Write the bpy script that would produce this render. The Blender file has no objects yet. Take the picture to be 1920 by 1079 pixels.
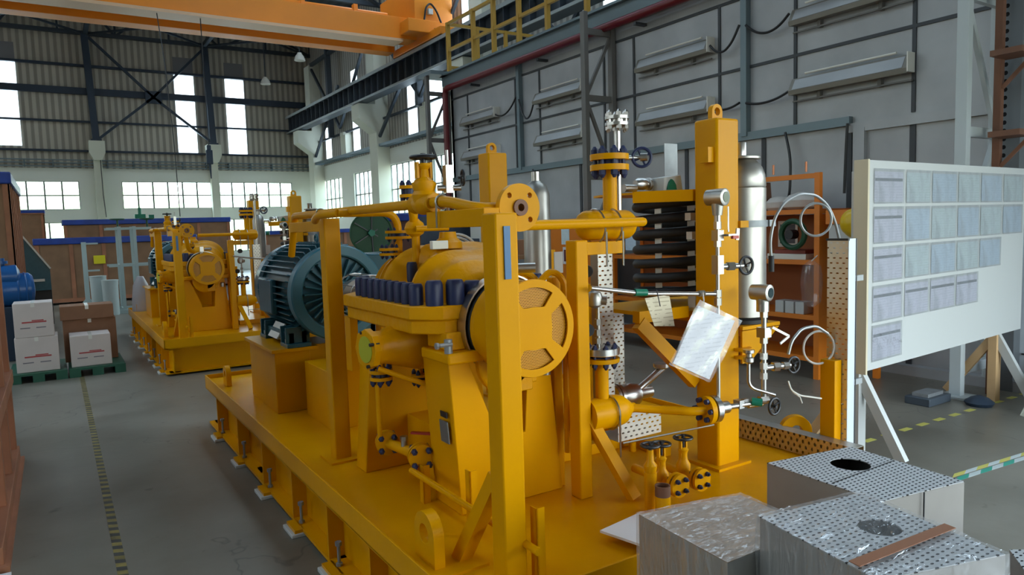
import bpy, bmesh, math, random
from mathutils import Vector, Matrix
from mathutils.geometry import tessellate_polygon
random.seed(7)
SC = bpy.context.scene
COL = SC.collection

# ---------------- camera ----------------
cam_data = bpy.data.cameras.new('camera')
cam = bpy.data.objects.new('camera', cam_data)
COL.objects.link(cam)
cam_data.sensor_width = 36.0
cam_data.lens = 36.0 * 1335.0 / 1920.0
cam_data.clip_start = 0.05
cam_data.clip_end = 300
RROWS = ((0.84067, -0.072178, 0.5367163), (-0.540695, -0.05627, 0.8393346), (-0.0303804, -0.9958032, -0.0863308))
_x = Vector((RROWS[0][0], RROWS[1][0], RROWS[2][0]))
_y = -Vector((RROWS[0][1], RROWS[1][1], RROWS[2][1]))
_z = -Vector((RROWS[0][2], RROWS[1][2], RROWS[2][2]))
M4 = Matrix(((_x[0], _y[0], _z[0], 0.0), (_x[1], _y[1], _z[1], 0.0), (_x[2], _y[2], _z[2], 1.7), (0, 0, 0, 1)))
cam.matrix_world = M4
SC.camera = cam

# ---------------- view ----------------
SC.view_settings.view_transform = 'Standard'
SC.view_settings.look = 'None'
SC.view_settings.gamma = 1.0
SC.view_settings.use_curve_mapping = False
SC.view_settings.exposure = 0.12

# ---------------- daylight: overcast sky over a belt of trees ----------------
SKY_STRENGTH = 9.0
w = bpy.data.worlds.new('overcast_sky'); SC.world = w
w.use_nodes = True
nt = w.node_tree; nt.nodes.clear()
o_ = nt.nodes.new('ShaderNodeOutputWorld'); bg = nt.nodes.new('ShaderNodeBackground')
tc = nt.nodes.new('ShaderNodeTexCoord'); sx = nt.nodes.new('ShaderNodeSeparateXYZ')
nz = nt.nodes.new('ShaderNodeTexNoise'); nz.inputs['Scale'].default_value = 9.0; nz.inputs['Detail'].default_value = 3
ad = nt.nodes.new('ShaderNodeMath'); ad.operation = 'MULTIPLY_ADD'; ad.inputs[1].default_value = 0.16
cr = nt.nodes.new('ShaderNodeValToRGB')
nt.links.new(tc.outputs['Generated'], sx.inputs[0]); nt.links.new(tc.outputs['Generated'], nz.inputs['Vector'])
nt.links.new(nz.outputs['Fac'], ad.inputs[0]); nt.links.new(sx.outputs['Z'], ad.inputs[2])
nt.links.new(ad.outputs[0], cr.inputs['Fac'])
e = cr.color_ramp.elements
e[0].position = 0.03; e[0].color = (0.22, 0.23, 0.22, 1)
e[1].position = 0.60; e[1].color = (0.62, 0.80, 1.0, 1)
for p, c in ((0.06, (0.30, 0.36, 0.27, 1)), (0.12, (0.34, 0.40, 0.30, 1)), (0.17, (0.84, 0.94, 1.0, 1))):
    q = cr.color_ramp.elements.new(p); q.color = c
nt.links.new(cr.outputs[0], bg.inputs[0]); bg.inputs[1].default_value = SKY_STRENGTH
nt.links.new(bg.outputs[0], o_.inputs[0])

def portal(name, loc, rot, sx_, sy_):
    l = bpy.data.lights.new(name, 'AREA'); l.shape = 'RECTANGLE'; l.size = sx_; l.size_y = sy_
    l.cycles.is_portal = True
    ob = bpy.data.objects.new(name, l); COL.objects.link(ob); ob.location = loc; ob.rotation_euler = rot
PI = math.pi
portal('portal_front_door', (6.15, -5.0, 1.8), (PI/2, 0, 0), 10.3, 3.6)
portal('portal_side_door', (11.3, -1.4, 2.9), (PI/2, 0, PI/2), 7.2, 5.8)
for _x in (-9.5, -5.0, 5.6, 9.6): portal('portal_added_roof_light', (_x, 13, 10.8), (0, 0, 0), 1.6, 26)  # guides daylight through the added roof lights
for _y in (2.0, 9.0, 16.0, 23.0, 30.0): portal('portal_added_left_windows', (-13.9, _y, 5.0), (PI/2, 0, -PI/2), 4.6, 7.6)  # guides daylight through the added left windows
portal('portal_rear_windows', (4, 35.9, 6.8), (-PI/2, 0, 0), 17, 5)

# ---------------- materials ----------------
def nodes(name):
    m = bpy.data.materials.new(name); m.use_nodes = True
    return m, m.node_tree, m.node_tree.nodes['Principled BSDF']
def col4(c): return (c[0], c[1], c[2], 1.0)
def mat(name, c, rough=0.45, metal=0.0, var=0.0, vscale=4.0, bump=0.0, bscale=60.0, spec=None, coat=0.0):
    m, t, b = nodes(name)
    b.inputs['Base Color'].default_value = col4(c); b.inputs['Roughness'].default_value = rough
    b.inputs['Metallic'].default_value = metal
    if spec is not None: b.inputs['Specular IOR Level'].default_value = spec
    if coat: b.inputs['Coat Weight'].default_value = coat; b.inputs['Coat Roughness'].default_value = 0.12
    if var or bump:
        tcn = t.nodes.new('ShaderNodeTexCoord')
    if var:
        n = t.nodes.new('ShaderNodeTexNoise'); n.inputs['Scale'].default_value = vscale; n.inputs['Detail'].default_value = 5
        t.links.new(tcn.outputs['Object'], n.inputs['Vector'])
        mx = t.nodes.new('ShaderNodeMix'); mx.data_type = 'RGBA'
        mx.inputs[6].default_value = col4([x * (1 - var) for x in c]); mx.inputs[7].default_value = col4([min(1, x * (1 + var)) for x in c])
        mr = t.nodes.new('ShaderNodeMapRange'); mr.inputs[1].default_value = 0.3; mr.inputs[2].default_value = 0.7
        t.links.new(n.outputs['Fac'], mr.inputs[0]); t.links.new(mr.outputs[0], mx.inputs[0]); t.links.new(mx.outputs[2], b.inputs['Base Color'])
    if bump:
        n2 = t.nodes.new('ShaderNodeTexNoise'); n2.inputs['Scale'].default_value = bscale; n2.inputs['Detail'].default_value = 3
        t.links.new(tcn.outputs['Object'], n2.inputs['Vector'])
        bp = t.nodes.new('ShaderNodeBump'); bp.inputs['Strength'].default_value = bump; bp.inputs['Distance'].default_value = 0.01
        t.links.new(n2.outputs['Fac'], bp.inputs['Height']); t.links.new(bp.outputs[0], b.inputs['Normal'])
    return m
def mth(t, op, a, b=None, c=None):
    n = t.nodes.new('ShaderNodeMath'); n.operation = op
    for i, v in enumerate((a, b, c)):
        if v is None: continue
        if isinstance(v, (int, float)): n.inputs[i].default_value = v
        else: t.links.new(v, n.inputs[i])
    return n.outputs[0]
def perforated(name, c, ax=(0, 2), pitch=(0.03, 0.03), rad=(0.009, 0.006), metal=0.9, rough=0.35, hole='transparent', stagger=True):
    """sheet with a staggered pattern of punched holes"""
    m, t, b = nodes(name)
    b.inputs['Base Color'].default_value = col4(c); b.inputs['Metallic'].default_value = metal; b.inputs['Roughness'].default_value = rough
    tcn = t.nodes.new('ShaderNodeTexCoord'); s = t.nodes.new('ShaderNodeSeparateXYZ'); t.links.new(tcn.outputs['Object'], s.inputs[0])
    u = mth(t, 'DIVIDE', s.outputs[ax[0]], pitch[0]); v = mth(t, 'DIVIDE', s.outputs[ax[1]], pitch[1])
    row = mth(t, 'FLOOR', v)
    if stagger:
        par = mth(t, 'MODULO', mth(t, 'ABSOLUTE', row), 2.0)
        u = mth(t, 'ADD', u, mth(t, 'MULTIPLY', par, 0.5))
    fu = mth(t, 'SUBTRACT', mth(t, 'FRACT', u), 0.5); fv = mth(t, 'SUBTRACT', mth(t, 'FRACT', v), 0.5)
    du = mth(t, 'MULTIPLY', fu, pitch[0] / rad[0]); dv = mth(t, 'MULTIPLY', fv, pitch[1] / rad[1])
    d = mth(t, 'ADD', mth(t, 'MULTIPLY', du, du), mth(t, 'MULTIPLY', dv, dv))
    k = mth(t, 'LESS_THAN', d, 1.0)
    tr = t.nodes.new('ShaderNodeBsdfTransparent'); mx = t.nodes.new('ShaderNodeMixShader')
    t.links.new(k, mx.inputs[0]); t.links.new(b.outputs[0], mx.inputs[1])
    if hole == 'transparent': t.links.new(tr.outputs[0], mx.inputs[2])
    else:
        df = t.nodes.new('ShaderNodeBsdfDiffuse'); df.inputs[0].default_value = col4(hole); t.links.new(df.outputs[0], mx.inputs[2])
    t.links.new(mx.outputs[0], t.nodes['Material Output'].inputs[0])
    return m
def sheer(name, tint=(1, 1, 1), clear=0.7, rough=0.1, white=0.1, bump=0.0, bscale=10, stretch=(1, 1, 1)):
    """thin clear film: transparent + glossy + a trace of white"""
    m, t, b = nodes(name); t.nodes.remove(b)
    tr = t.nodes.new('ShaderNodeBsdfTransparent'); tr.inputs[0].default_value = col4(tint)
    gl = t.nodes.new('ShaderNodeBsdfGlossy'); gl.inputs['Roughness'].default_value = rough
    df = t.nodes.new('ShaderNodeBsdfDiffuse'); df.inputs[0].default_value = (0.85, 0.87, 0.9, 1)
    a = t.nodes.new('ShaderNodeMixShader'); a.inputs[0].default_value = white / max(1e-3, (1 - clear))
    t.links.new(gl.outputs[0], a.inputs[1]); t.links.new(df.outputs[0], a.inputs[2])
    k = t.nodes.new('ShaderNodeMixShader'); k.inputs[0].default_value = 1 - clear
    t.links.new(tr.outputs[0], k.inputs[1]); t.links.new(a.outputs[0], k.inputs[2])
    t.links.new(k.outputs[0], t.nodes['Material Output'].inputs[0])
    if bump:
        tcn = t.nodes.new('ShaderNodeTexCoord'); mp = t.nodes.new('ShaderNodeMapping'); mp.inputs['Scale'].default_value = stretch
        t.links.new(tcn.outputs['Object'], mp.inputs[0])
        n = t.nodes.new('ShaderNodeTexNoise'); n.inputs['Scale'].default_value = bscale; n.inputs['Detail'].default_value = 3
        n.inputs['Distortion'].default_value = 1.0
        t.links.new(mp.outputs[0], n.inputs['Vector'])
        bp = t.nodes.new('ShaderNodeBump'); bp.inputs['Strength'].default_value = bump; bp.inputs['Distance'].default_value = 0.02
        t.links.new(n.outputs['Fac'], bp.inputs['Height']); t.links.new(bp.outputs[0], gl.inputs['Normal'])
        # wrinkles are denser film
        mr = t.nodes.new('ShaderNodeMapRange'); mr.inputs[1].default_value = 0.45; mr.inputs[2].default_value = 0.75
        mr.inputs[3].default_value = (1 - clear) * 0.75; mr.inputs[4].default_value = min(1, (1 - clear) * 1.5)
        t.links.new(n.outputs['Fac'], mr.inputs[0]); t.links.new(mr.outputs[0], k.inputs[0])
    return m

def stripes(name, c1, c2, axis=0, period=0.2, rough=0.6, sharp=True, bump=0.0, ax2=None, noise=0.0):
    """corrugated or slatted sheet, ribs along the other axes"""
    m, t, b = nodes(name); b.inputs['Roughness'].default_value = rough
    tcn = t.nodes.new('ShaderNodeTexCoord'); s = t.nodes.new('ShaderNodeSeparateXYZ'); t.links.new(tcn.outputs['Object'], s.inputs[0])
    f = mth(t, 'FRACT', mth(t, 'DIVIDE', s.outputs[axis], period))
    tri = mth(t, 'ABSOLUTE', mth(t, 'SUBTRACT', f, 0.5))
    mr = t.nodes.new('ShaderNodeMapRange'); mr.inputs[1].default_value = 0.16; mr.inputs[2].default_value = 0.30
    t.links.new(tri, mr.inputs[0])
    mx = t.nodes.new('ShaderNodeMix'); mx.data_type = 'RGBA'; mx.inputs[6].default_value = col4(c1); mx.inputs[7].default_value = col4(c2)
    t.links.new(mr.outputs[0], mx.inputs[0])
    out = mx.outputs[2]
    if noise:
        n = t.nodes.new('ShaderNodeTexNoise'); n.inputs['Scale'].default_value = 0.6; n.inputs['Detail'].default_value = 6
        t.links.new(tcn.outputs['Object'], n.inputs['Vector'])
        h = t.nodes.new('ShaderNodeHueSaturation'); t.links.new(out, h.inputs['Color'])
        v = mth(t, 'MULTIPLY_ADD', n.outputs['Fac'], noise * 2, 1 - noise); t.links.new(v, h.inputs['Value']); out = h.outputs[0]
    t.links.new(out, b.inputs['Base Color'])
    if bump:
        bp = t.nodes.new('ShaderNodeBump'); bp.inputs['Strength'].default_value = bump; bp.inputs['Distance'].default_value = 0.04
        t.links.new(mr.outputs[0], bp.inputs['Height']); t.links.new(bp.outputs[0], b.inputs['Normal'])
    return m

YEL = (0.70, 0.308, 0.0)
m_yel = mat('yellow_gloss_paint', YEL, 0.32, var=0.05, vscale=3, bump=0.08, bscale=25, spec=0.10)
m_cast = mat('yellow_cast_iron', (0.68, 0.298, 0.0), 0.36, var=0.06, bump=0.35, bscale=30, spec=0.16, coat=0.0)
m_orange = mat('crane_orange_paint', (0.86, 0.27, 0.012), 0.4, var=0.05, vscale=1)
m_orange2 = mat('shelf_orange_paint', (0.72, 0.20, 0.01), 0.45)
m_navy = mat('navy_blue_plastic_cap', (0.012, 0.02, 0.075), 0.45)
m_black = mat('black_paint', (0.012, 0.012, 0.014), 0.4)
m_rubber = mat('black_rubber', (0.015, 0.015, 0.016), 0.6)
m_steel = mat('stainless_steel', (0.50, 0.48, 0.45), 0.30, 1.0)
m_sheetside = mat('dull_sheet_metal', (0.30, 0.28, 0.26), 0.5, 0.55, var=0.08, vscale=5)
m_brush = mat('brushed_stainless', (0.44, 0.42, 0.38), 0.42, 1.0, var=0.06, vscale=8)
m_zinc = mat('galvanised_steel', (0.30, 0.32, 0.33), 0.5, 0.5, var=0.12, vscale=14)
m_teal = mat('motor_teal_paint', (0.022, 0.095, 0.125), 0.25, var=0.1, vscale=10)
m_teal2 = mat('motor_ring_teal', (0.035, 0.15, 0.20), 0.32)
m_green = mat('green_paint', (0.0, 0.16, 0.09), 0.4)
m_dkgreen = mat('dark_green_paint', (0.01, 0.07, 0.03), 0.5)
m_white = mat('white_paint', (0.56, 0.58, 0.57), 0.5)
m_whitewall = mat('whitewashed_wall', (0.78, 0.80, 0.72), 0.7, var=0.04, vscale=0.4)
m_conc = mat('cream_painted_concrete', (0.66, 0.67, 0.56), 0.7, var=0.05, vscale=0.8)
m_blue_steel = mat('dark_blue_steel', (0.018, 0.034, 0.06), 0.5)
m_truss = mat('dark_truss_steel', (0.028, 0.040, 0.055), 0.55)
m_roof = stripes('roof_sheeting', (0.03, 0.035, 0.04), (0.05, 0.055, 0.06), axis=0, period=0.3, rough=0.7)
m_corr = stripes('corrugated_back_wall', (0.30, 0.275, 0.23), (0.52, 0.485, 0.41), axis=0, period=0.26, rough=0.6, noise=0.12, bump=0.3)
m_corr_y = stripes('corrugated_side_wall', (0.28, 0.255, 0.22), (0.48, 0.45, 0.39), axis=1, period=0.26, rough=0.6, noise=0.12, bump=0.3)
m_panel = mat('grey_metal_partition', (0.37, 0.38, 0.39), 0.42, 0.15, var=0.14, vscale=1.6)
m_seam = mat('dark_panel_seam', (0.05, 0.055, 0.062), 0.5, 0.3)
m_lpanel = mat('pale_metal_partition', (0.62, 0.68, 0.74), 0.4, 0.1, var=0.05, vscale=1.2)
m_galvblue = mat('blue_grey_trunking', (0.16, 0.21, 0.235), 0.45, 0.4)
m_red = mat('maroon_pipe_paint', (0.13, 0.008, 0.014), 0.3)
m_grgirder = mat('grey_crane_girder', (0.055, 0.072, 0.092), 0.5)
m_flange = mat('pale_flange_edge', (0.30, 0.33, 0.33), 0.5)
m_rail = mat('mustard_railing_paint', (0.42, 0.24, 0.03), 0.5)
m_ply = mat('plywood', (0.24, 0.125, 0.062), 0.7, var=0.16, vscale=2.5)
m_pine = mat('reddish_pine', (0.34, 0.135, 0.065), 0.65, var=0.18, vscale=3)
m_pine_y = mat('pale_pine', (0.62, 0.40, 0.20), 0.6, var=0.1, vscale=4)
m_rust = mat('rusty_brown_steel', (0.17, 0.07, 0.035), 0.6, var=0.2)
m_tarp = mat('blue_tarpaulin', (0.012, 0.045, 0.27), 0.35, var=0.25, vscale=4, bump=0.6, bscale=8)
m_carton = mat('white_carton', (0.62, 0.54, 0.50), 0.7, var=0.04)
m_brown = mat('brown_cardboard', (0.26, 0.125, 0.065), 0.7, var=0.12)
m_redink = mat('red_print', (0.42, 0.06, 0.06), 0.7)
m_ink = mat('grey_print', (0.20, 0.18, 0.2), 0.7)
m_pallet = mat('green_pallet_plastic', (0.01, 0.09, 0.05), 0.5)
m_blue = mat('bright_blue_paint', (0.012, 0.095, 0.30), 0.3)
m_bucket = mat('pale_bucket_plastic', (0.55, 0.62, 0.60), 0.4)
m_sage = mat('pale_green_grey_paint', (0.42, 0.50, 0.48), 0.45)
m_sign = mat('yellow_sign', (0.70, 0.58, 0.01), 0.5)
m_hardhat = mat('yellow_plastic', (0.70, 0.46, 0.01), 0.3)
m_paper = mat('white_paper', (0.78, 0.77, 0.78), 0.7)
m_cream = mat('cream_tag_card', (0.70, 0.62, 0.44), 0.7)
m_glassdark = mat('dark_gauge_glass', (0.01, 0.03, 0.03), 0.05)
m_hose = mat('grey_braided_hose', (0.30, 0.31, 0.31), 0.35, 0.5)
m_whitehose = mat('white_hose', (0.55, 0.52, 0.48), 0.4)
m_tag = mat('blue_rating_plate', (0.02, 0.12, 0.28), 0.35)
m_plate = mat('grey_name_plate', (0.22, 0.24, 0.25), 0.35, 0.6)
m_redh = mat('red_lever_grip', (0.45, 0.03, 0.015), 0.4)
m_yg = mat('yellow_green_cover', (0.42, 0.42, 0.02), 0.5)
m_tapeY = mat('worn_yellow_tape', (0.24, 0.19, 0.05), 0.5, var=0.5, vscale=9)
m_tapeB = mat('black_tape', (0.05, 0.05, 0.045), 0.5, var=0.5, vscale=9)
m_tapeY2 = mat('bright_yellow_tape', (0.60, 0.55, 0.12), 0.5)
m_tapeG = mat('green_tape', (0.02, 0.36, 0.26), 0.4)
m_tapeW = mat('white_tape', (0.55, 0.62, 0.62), 0.4)
m_lampw = mat('lamp_reflector_white', (0.75, 0.73, 0.66), 0.25)
m_lamph = mat('dusty_lamp_housing', (0.20, 0.185, 0.155), 0.45, 0.2)
m_copper = mat('copper_tube', (0.55, 0.22, 0.12), 0.35, 1.0)
m_sleeve = sheer('clear_page_sleeve', clear=0.62, rough=0.05, white=0.06, bump=0.5, bscale=7, stretch=(1, 1, 0.4))
m_bag = sheer('clear_plastic_bag', clear=0.85, rough=0.12, white=0.05, bump=0.25, bscale=5)
m_film = sheer('stretch_film', clear=0.72, rough=0.09, white=0.09, bump=1.0, bscale=9, stretch=(1, 3.0, .5))
m_pane = sheer('window_glass', tint=(0.95, 1.0, 0.98), clear=0.94, rough=0.02, white=0.0)
m_perf_z = perforated('perforated_sheet_level', (0.60, 0.62, 0.63), (0, 1), (0.036, 0.036), (0.0085, 0.0065), rough=0.38)
m_perf_zw = perforated('perforated_lid_punching', (0.55, 0.56, 0.57), (0, 1), (0.023, 0.0165), (0.0062, 0.0032), rough=0.5, metal=0.6, hole=(0.03, 0.03, 0.032))
m_tray = perforated('perforated_tray_stainless', (0.52, 0.49, 0.44), (0, 2), (0.036, 0.024), (0.009, 0.0045), rough=0.42)
m_tray_y = perforated('perforated_tray_side', (0.55, 0.46, 0.34), (1, 2), (0.036, 0.03), (0.0065, 0.010), rough=0.42)
m_traytop = perforated('perforated_tray_bottom', (0.55, 0.50, 0.42), (1, 2), (0.045, 0.03), (0.009, 0.006), rough=0.42)
m_guard = perforated('yellow_perforated_mesh', YEL, (0, 2), (0.0078, 0.0068), (0.0026, 0.0026), metal=0.0, rough=0.35, hole=(0.10, 0.035, 0.002))

def translucent(name, c):
    m, t, b = nodes(name); t.nodes.remove(b)
    d = t.nodes.new('ShaderNodeBsdfTranslucent'); d.inputs[0].default_value = col4(c)
    t.links.new(d.outputs[0], t.nodes['Material Output'].inputs[0]); return m
m_skylight = translucent('translucent_sheeting', (0.9, 0.93, 0.95))
m_milky = sheer('added_milky_pane', tint=(0.80, 0.80, 0.78), clear=0.93, rough=0.5, white=0.08)  # pane for the roof lights and left windows added for daylight

def floor_material():
    m, t, b = nodes('worn_epoxy_floor')
    tcn = t.nodes.new('ShaderNodeTexCoord')
    n = t.nodes.new('ShaderNodeTexNoise'); n.inputs['Scale'].default_value = 0.8; n.inputs['Detail'].default_value = 8; n.inputs['Roughness'].default_value = 0.6
    n2 = t.nodes.new('ShaderNodeTexNoise'); n2.inputs['Scale'].default_value = 6; n2.inputs['Detail'].default_value = 6
    n3 = t.nodes.new('ShaderNodeTexVoronoi'); n3.feature = 'DISTANCE_TO_EDGE'; n3.inputs['Scale'].default_value = 0.38
    for k in (n, n2): t.links.new(tcn.outputs['Object'], k.inputs['Vector'])
    nd = t.nodes.new('ShaderNodeTexNoise'); nd.inputs['Scale'].default_value = 1.3; nd.inputs['Detail'].default_value = 4
    t.links.new(tcn.outputs['Object'], nd.inputs['Vector'])
    va = t.nodes.new('ShaderNodeVectorMath'); va.operation = 'MULTIPLY_ADD'; va.inputs[1].default_value = (1.6, 1.6, 0)
    t.links.new(nd.outputs['Color'], va.inputs[0]); t.links.new(tcn.outputs['Object'], va.inputs[2]); t.links.new(va.outputs[0], n3.inputs['Vector'])
    r = t.nodes.new('ShaderNodeValToRGB'); e = r.color_ramp.elements
    e[0].position = 0.3; e[0].color = (0.12, 0.108, 0.082, 1); e[1].position = 0.7; e[1].color = (0.25, 0.232, 0.19, 1)
    t.links.new(n.outputs['Fac'], r.inputs[0])
    cr_ = t.nodes.new('ShaderNodeMapRange'); cr_.inputs[1].default_value = 0.0; cr_.inputs[2].default_value = 0.004; cr_.inputs[3].default_value = 0.6; cr_.inputs[4].default_value = 1.0
    t.links.new(n3.outputs['Distance'], cr_.inputs[0])
    sp = t.nodes.new('ShaderNodeMapRange'); sp.inputs[1].default_value = 0.66; sp.inputs[2].default_value = 0.74; sp.inputs[3].default_value = 1.0; sp.inputs[4].default_value = 0.5
    t.links.new(n2.outputs['Fac'], sp.inputs[0])
    mul = mth(t, 'MULTIPLY', cr_.outputs[0], sp.outputs[0])
    h = t.nodes.new('ShaderNodeHueSaturation'); t.links.new(r.outputs[0], h.inputs['Color']); t.links.new(mul, h.inputs['Value'])
    t.links.new(h.outputs[0], b.inputs['Base Color'])
    rr = t.nodes.new('ShaderNodeMapRange'); rr.inputs[3].default_value = 0.22; rr.inputs[4].default_value = 0.5
    t.links.new(n.outputs['Fac'], rr.inputs[0]); t.links.new(rr.outputs[0], b.inputs['Roughness'])
    bp = t.nodes.new('ShaderNodeBump'); bp.inputs['Strength'].default_value = 0.15; bp.inputs['Distance'].default_value = 0.01
    t.links.new(n2.outputs['Fac'], bp.inputs['Height']); t.links.new(bp.outputs[0], b.inputs['Normal'])
    return m
m_floor = floor_material()

# ---------------- mesh helpers (all coordinates in metres, world frame) ----------------
class MB:
    def __init__(s): s.v = []; s.f = []
    def add(s, vs, fs):
        o = len(s.v); s.v += [tuple(p) for p in vs]; s.f += [tuple(i + o for i in f) for f in fs]; return s
    def box(s, x0, y0, z0, x1, y1, z1):
        x0, x1 = min(x0, x1), max(x0, x1); y0, y1 = min(y0, y1), max(y0, y1); z0, z1 = min(z0, z1), max(z0, z1)
        v = [(x0, y0, z0), (x1, y0, z0), (x1, y1, z0), (x0, y1, z0), (x0, y0, z1), (x1, y0, z1), (x1, y1, z1), (x0, y1, z1)]
        return s.add(v, [(0, 3, 2, 1), (4, 5, 6, 7), (0, 1, 5, 4), (1, 2, 6, 5), (2, 3, 7, 6), (3, 0, 4, 7)])
    def frame(s, d):
        d = Vector(d).normalized(); a = Vector((0, 0, 1)) if abs(d.z) < 0.9 else Vector((1, 0, 0))
        u = d.cross(a).normalized(); return u, d.cross(u).normalized(), d
    def cyl(s, p0, p1, r0, r1=None, n=20, cap=True):
        r1 = r0 if r1 is None else r1
        p0 = Vector(p0); p1 = Vector(p1); u, w_, d = s.frame(p1 - p0)
        v = []
        for p, r in ((p0, r0), (p1, r1)):
            for i in range(n):
                a = 2 * PI * i / n; v.append(p + (u * math.cos(a) + w_ * math.sin(a)) * r)
        f = [(i, (i + 1) % n, n + (i + 1) % n, n + i) for i in range(n)]
        if cap: f += [tuple(range(n - 1, -1, -1)), tuple(range(n, 2 * n))]
        return s.add(v, f)
    def tubewall(s, p0, p1, ro, ri, n=24):
        """ring / flange with a bore"""
        p0 = Vector(p0); p1 = Vector(p1); u, w_, d = s.frame(p1 - p0); v = []
        for p, r in ((p0, ro), (p1, ro), (p1, ri), (p0, ri)):
            for i in range(n):
                a = 2 * PI * i / n; v.append(p + (u * math.cos(a) + w_ * math.sin(a)) * r)
        f = []
        for k in range(4):
            k2 = (k + 1) % 4
            for i in range(n): j = (i + 1) % n; f.append((k * n + i, k * n + j, k2 * n + j, k2 * n + i))
        return s.add(v, f)
    def beam(s, p0, p1, w_, h, up=(0, 0, 1)):
        """rectangular bar between two points; w_ across, h along up"""
        p0 = Vector(p0); p1 = Vector(p1); d = (p1 - p0).normalized(); up = Vector(up)
        if abs(d.dot(up)) > 0.98: up = Vector((1, 0, 0))
        a = d.cross(up).normalized(); b = a.cross(d).normalized(); v = []
        for p in (p0, p1):
            for sx_, sy_ in ((-1, -1), (1, -1), (1, 1), (-1, 1)): v.append(p + a * sx_ * w_ / 2 + b * sy_ * h / 2)
        return s.add(v, [(3, 2, 1, 0), (4, 5, 6, 7), (0, 1, 5, 4), (1, 2, 6, 5), (2, 3, 7, 6), (3, 0, 4, 7)])
    def tube(s, pts, r, n=12, cap=True, bend=None):
        """pipe swept through points; bend rounds the corners"""
        P = [Vector(p) for p in pts]
        if bend:
            Q = [P[0]]
            for i in range(1, len(P) - 1):
                a = P[i - 1] - P[i]; b = P[i + 1] - P[i]; k = min(bend, a.length * 0.49, b.length * 0.49)
                A = P[i] + a.normalized() * k; B = P[i] + b.normalized() * k
                for t_ in range(7):
                    q = t_ / 6; Q.append(A.lerp(P[i], q).lerp(P[i].lerp(B, q), q))
            Q.append(P[-1]); P = Q
        v = []; u = None
        for i, p in enumerate(P):
            d = (P[min(i + 1, len(P) - 1)] - P[max(i - 1, 0)]).normalized()
            if u is None: u = s.frame(d)[0]
            else: u = (u - d * u.dot(d)).normalized()
            w_ = d.cross(u)
            rr = r[i] if isinstance(r, (list, tuple)) else r
            for k in range(n):
                a = 2 * PI * k / n; v.append(p + (u * math.cos(a) + w_ * math.sin(a)) * rr)
        f = []
        for i in range(len(P) - 1):
            for k in range(n): j = (k + 1) % n; f.append((i * n + k, i * n + j, (i + 1) * n + j, (i + 1) * n + k))
        if cap: f += [tuple(range(n - 1, -1, -1)), tuple((len(P) - 1) * n + k for k in range(n))]
        return s.add(v, f)
    def lathe(s, prof, p0, d, n=28, cap=True):
        """prof = [(distance along axis, radius)]"""
        p0 = Vector(p0); u, w_, d = s.frame(d); v = []
        for t_, r in prof:
            for i in range(n):
                a = 2 * PI * i / n; v.append(p0 + d * t_ + (u * math.cos(a) + w_ * math.sin(a)) * max(r, 1e-4))
        f = []
        for k in range(len(prof) - 1):
            for i in range(n): j = (i + 1) % n; f.append((k * n + i, k * n + j, (k + 1) * n + j, (k + 1) * n + i))
        if cap: f += [tuple(range(n - 1, -1, -1)), tuple((len(prof) - 1) * n + i for i in range(n))]
        return s.add(v, f)
    def torus(s, c, d, R, r, n=28, m=8, a0=0, a1=2 * PI):
        c = Vector(c); u, w_, d = s.frame(d); full = abs(a1 - a0 - 2 * PI) < 1e-6
        v = []; N = n if full else n + 1
        for i in range(N):
            a = a0 + (a1 - a0) * i / n; e_ = u * math.cos(a) + w_ * math.sin(a)
            for k in range(m):
                b = 2 * PI * k / m; v.append(c + e_ * (R + r * math.cos(b)) + d * r * math.sin(b))
        f = []
        for i in range(n):
            i2 = (i + 1) % N
            for k in range(m): j = (k + 1) % m; f.append((i * m + k, i2 * m + k, i2 * m + j, i * m + j))
        return s.add(v, f)
    def sheet(s, outer, holes, o, u, v_, th):
        """flat plate cut to an outline with holes; o origin, u/v_ plane axes, thickness th along u x v_"""
        o = Vector(o); u = Vector(u).normalized(); v_ = Vector(v_).normalized(); nrm = u.cross(v_) * th
        loops = [outer] + list(holes); flat = [p for L in loops for p in L]
        tris = tessellate_polygon([[Vector((p[0], p[1], 0)) for p in L] for L in loops])
        A = [o + u * p[0] + v_ * p[1] for p in flat]; n = len(A)
        f = [tuple(t_) for t_ in tris] + [tuple(i + n for i in reversed(t_)) for t_ in tris]
        k = 0
        for L in loops:
            m_ = len(L)
            for i in range(m_): j = (i + 1) % m_; f.append((k + i, k + j, n + k + j, n + k + i))
            k += m_
        return s.add(A + [a + nrm for a in A], f)
    def nut(s, p, d, r, h): return s.cyl(p, Vector(p) + Vector(d).normalized() * h, r, r, 6)
def circ(cx, cy, r, n=24, a0=0): return [(cx + r * math.cos(a0 + 2 * PI * i / n), cy + r * math.sin(a0 + 2 * PI * i / n)) for i in range(n)]

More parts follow.
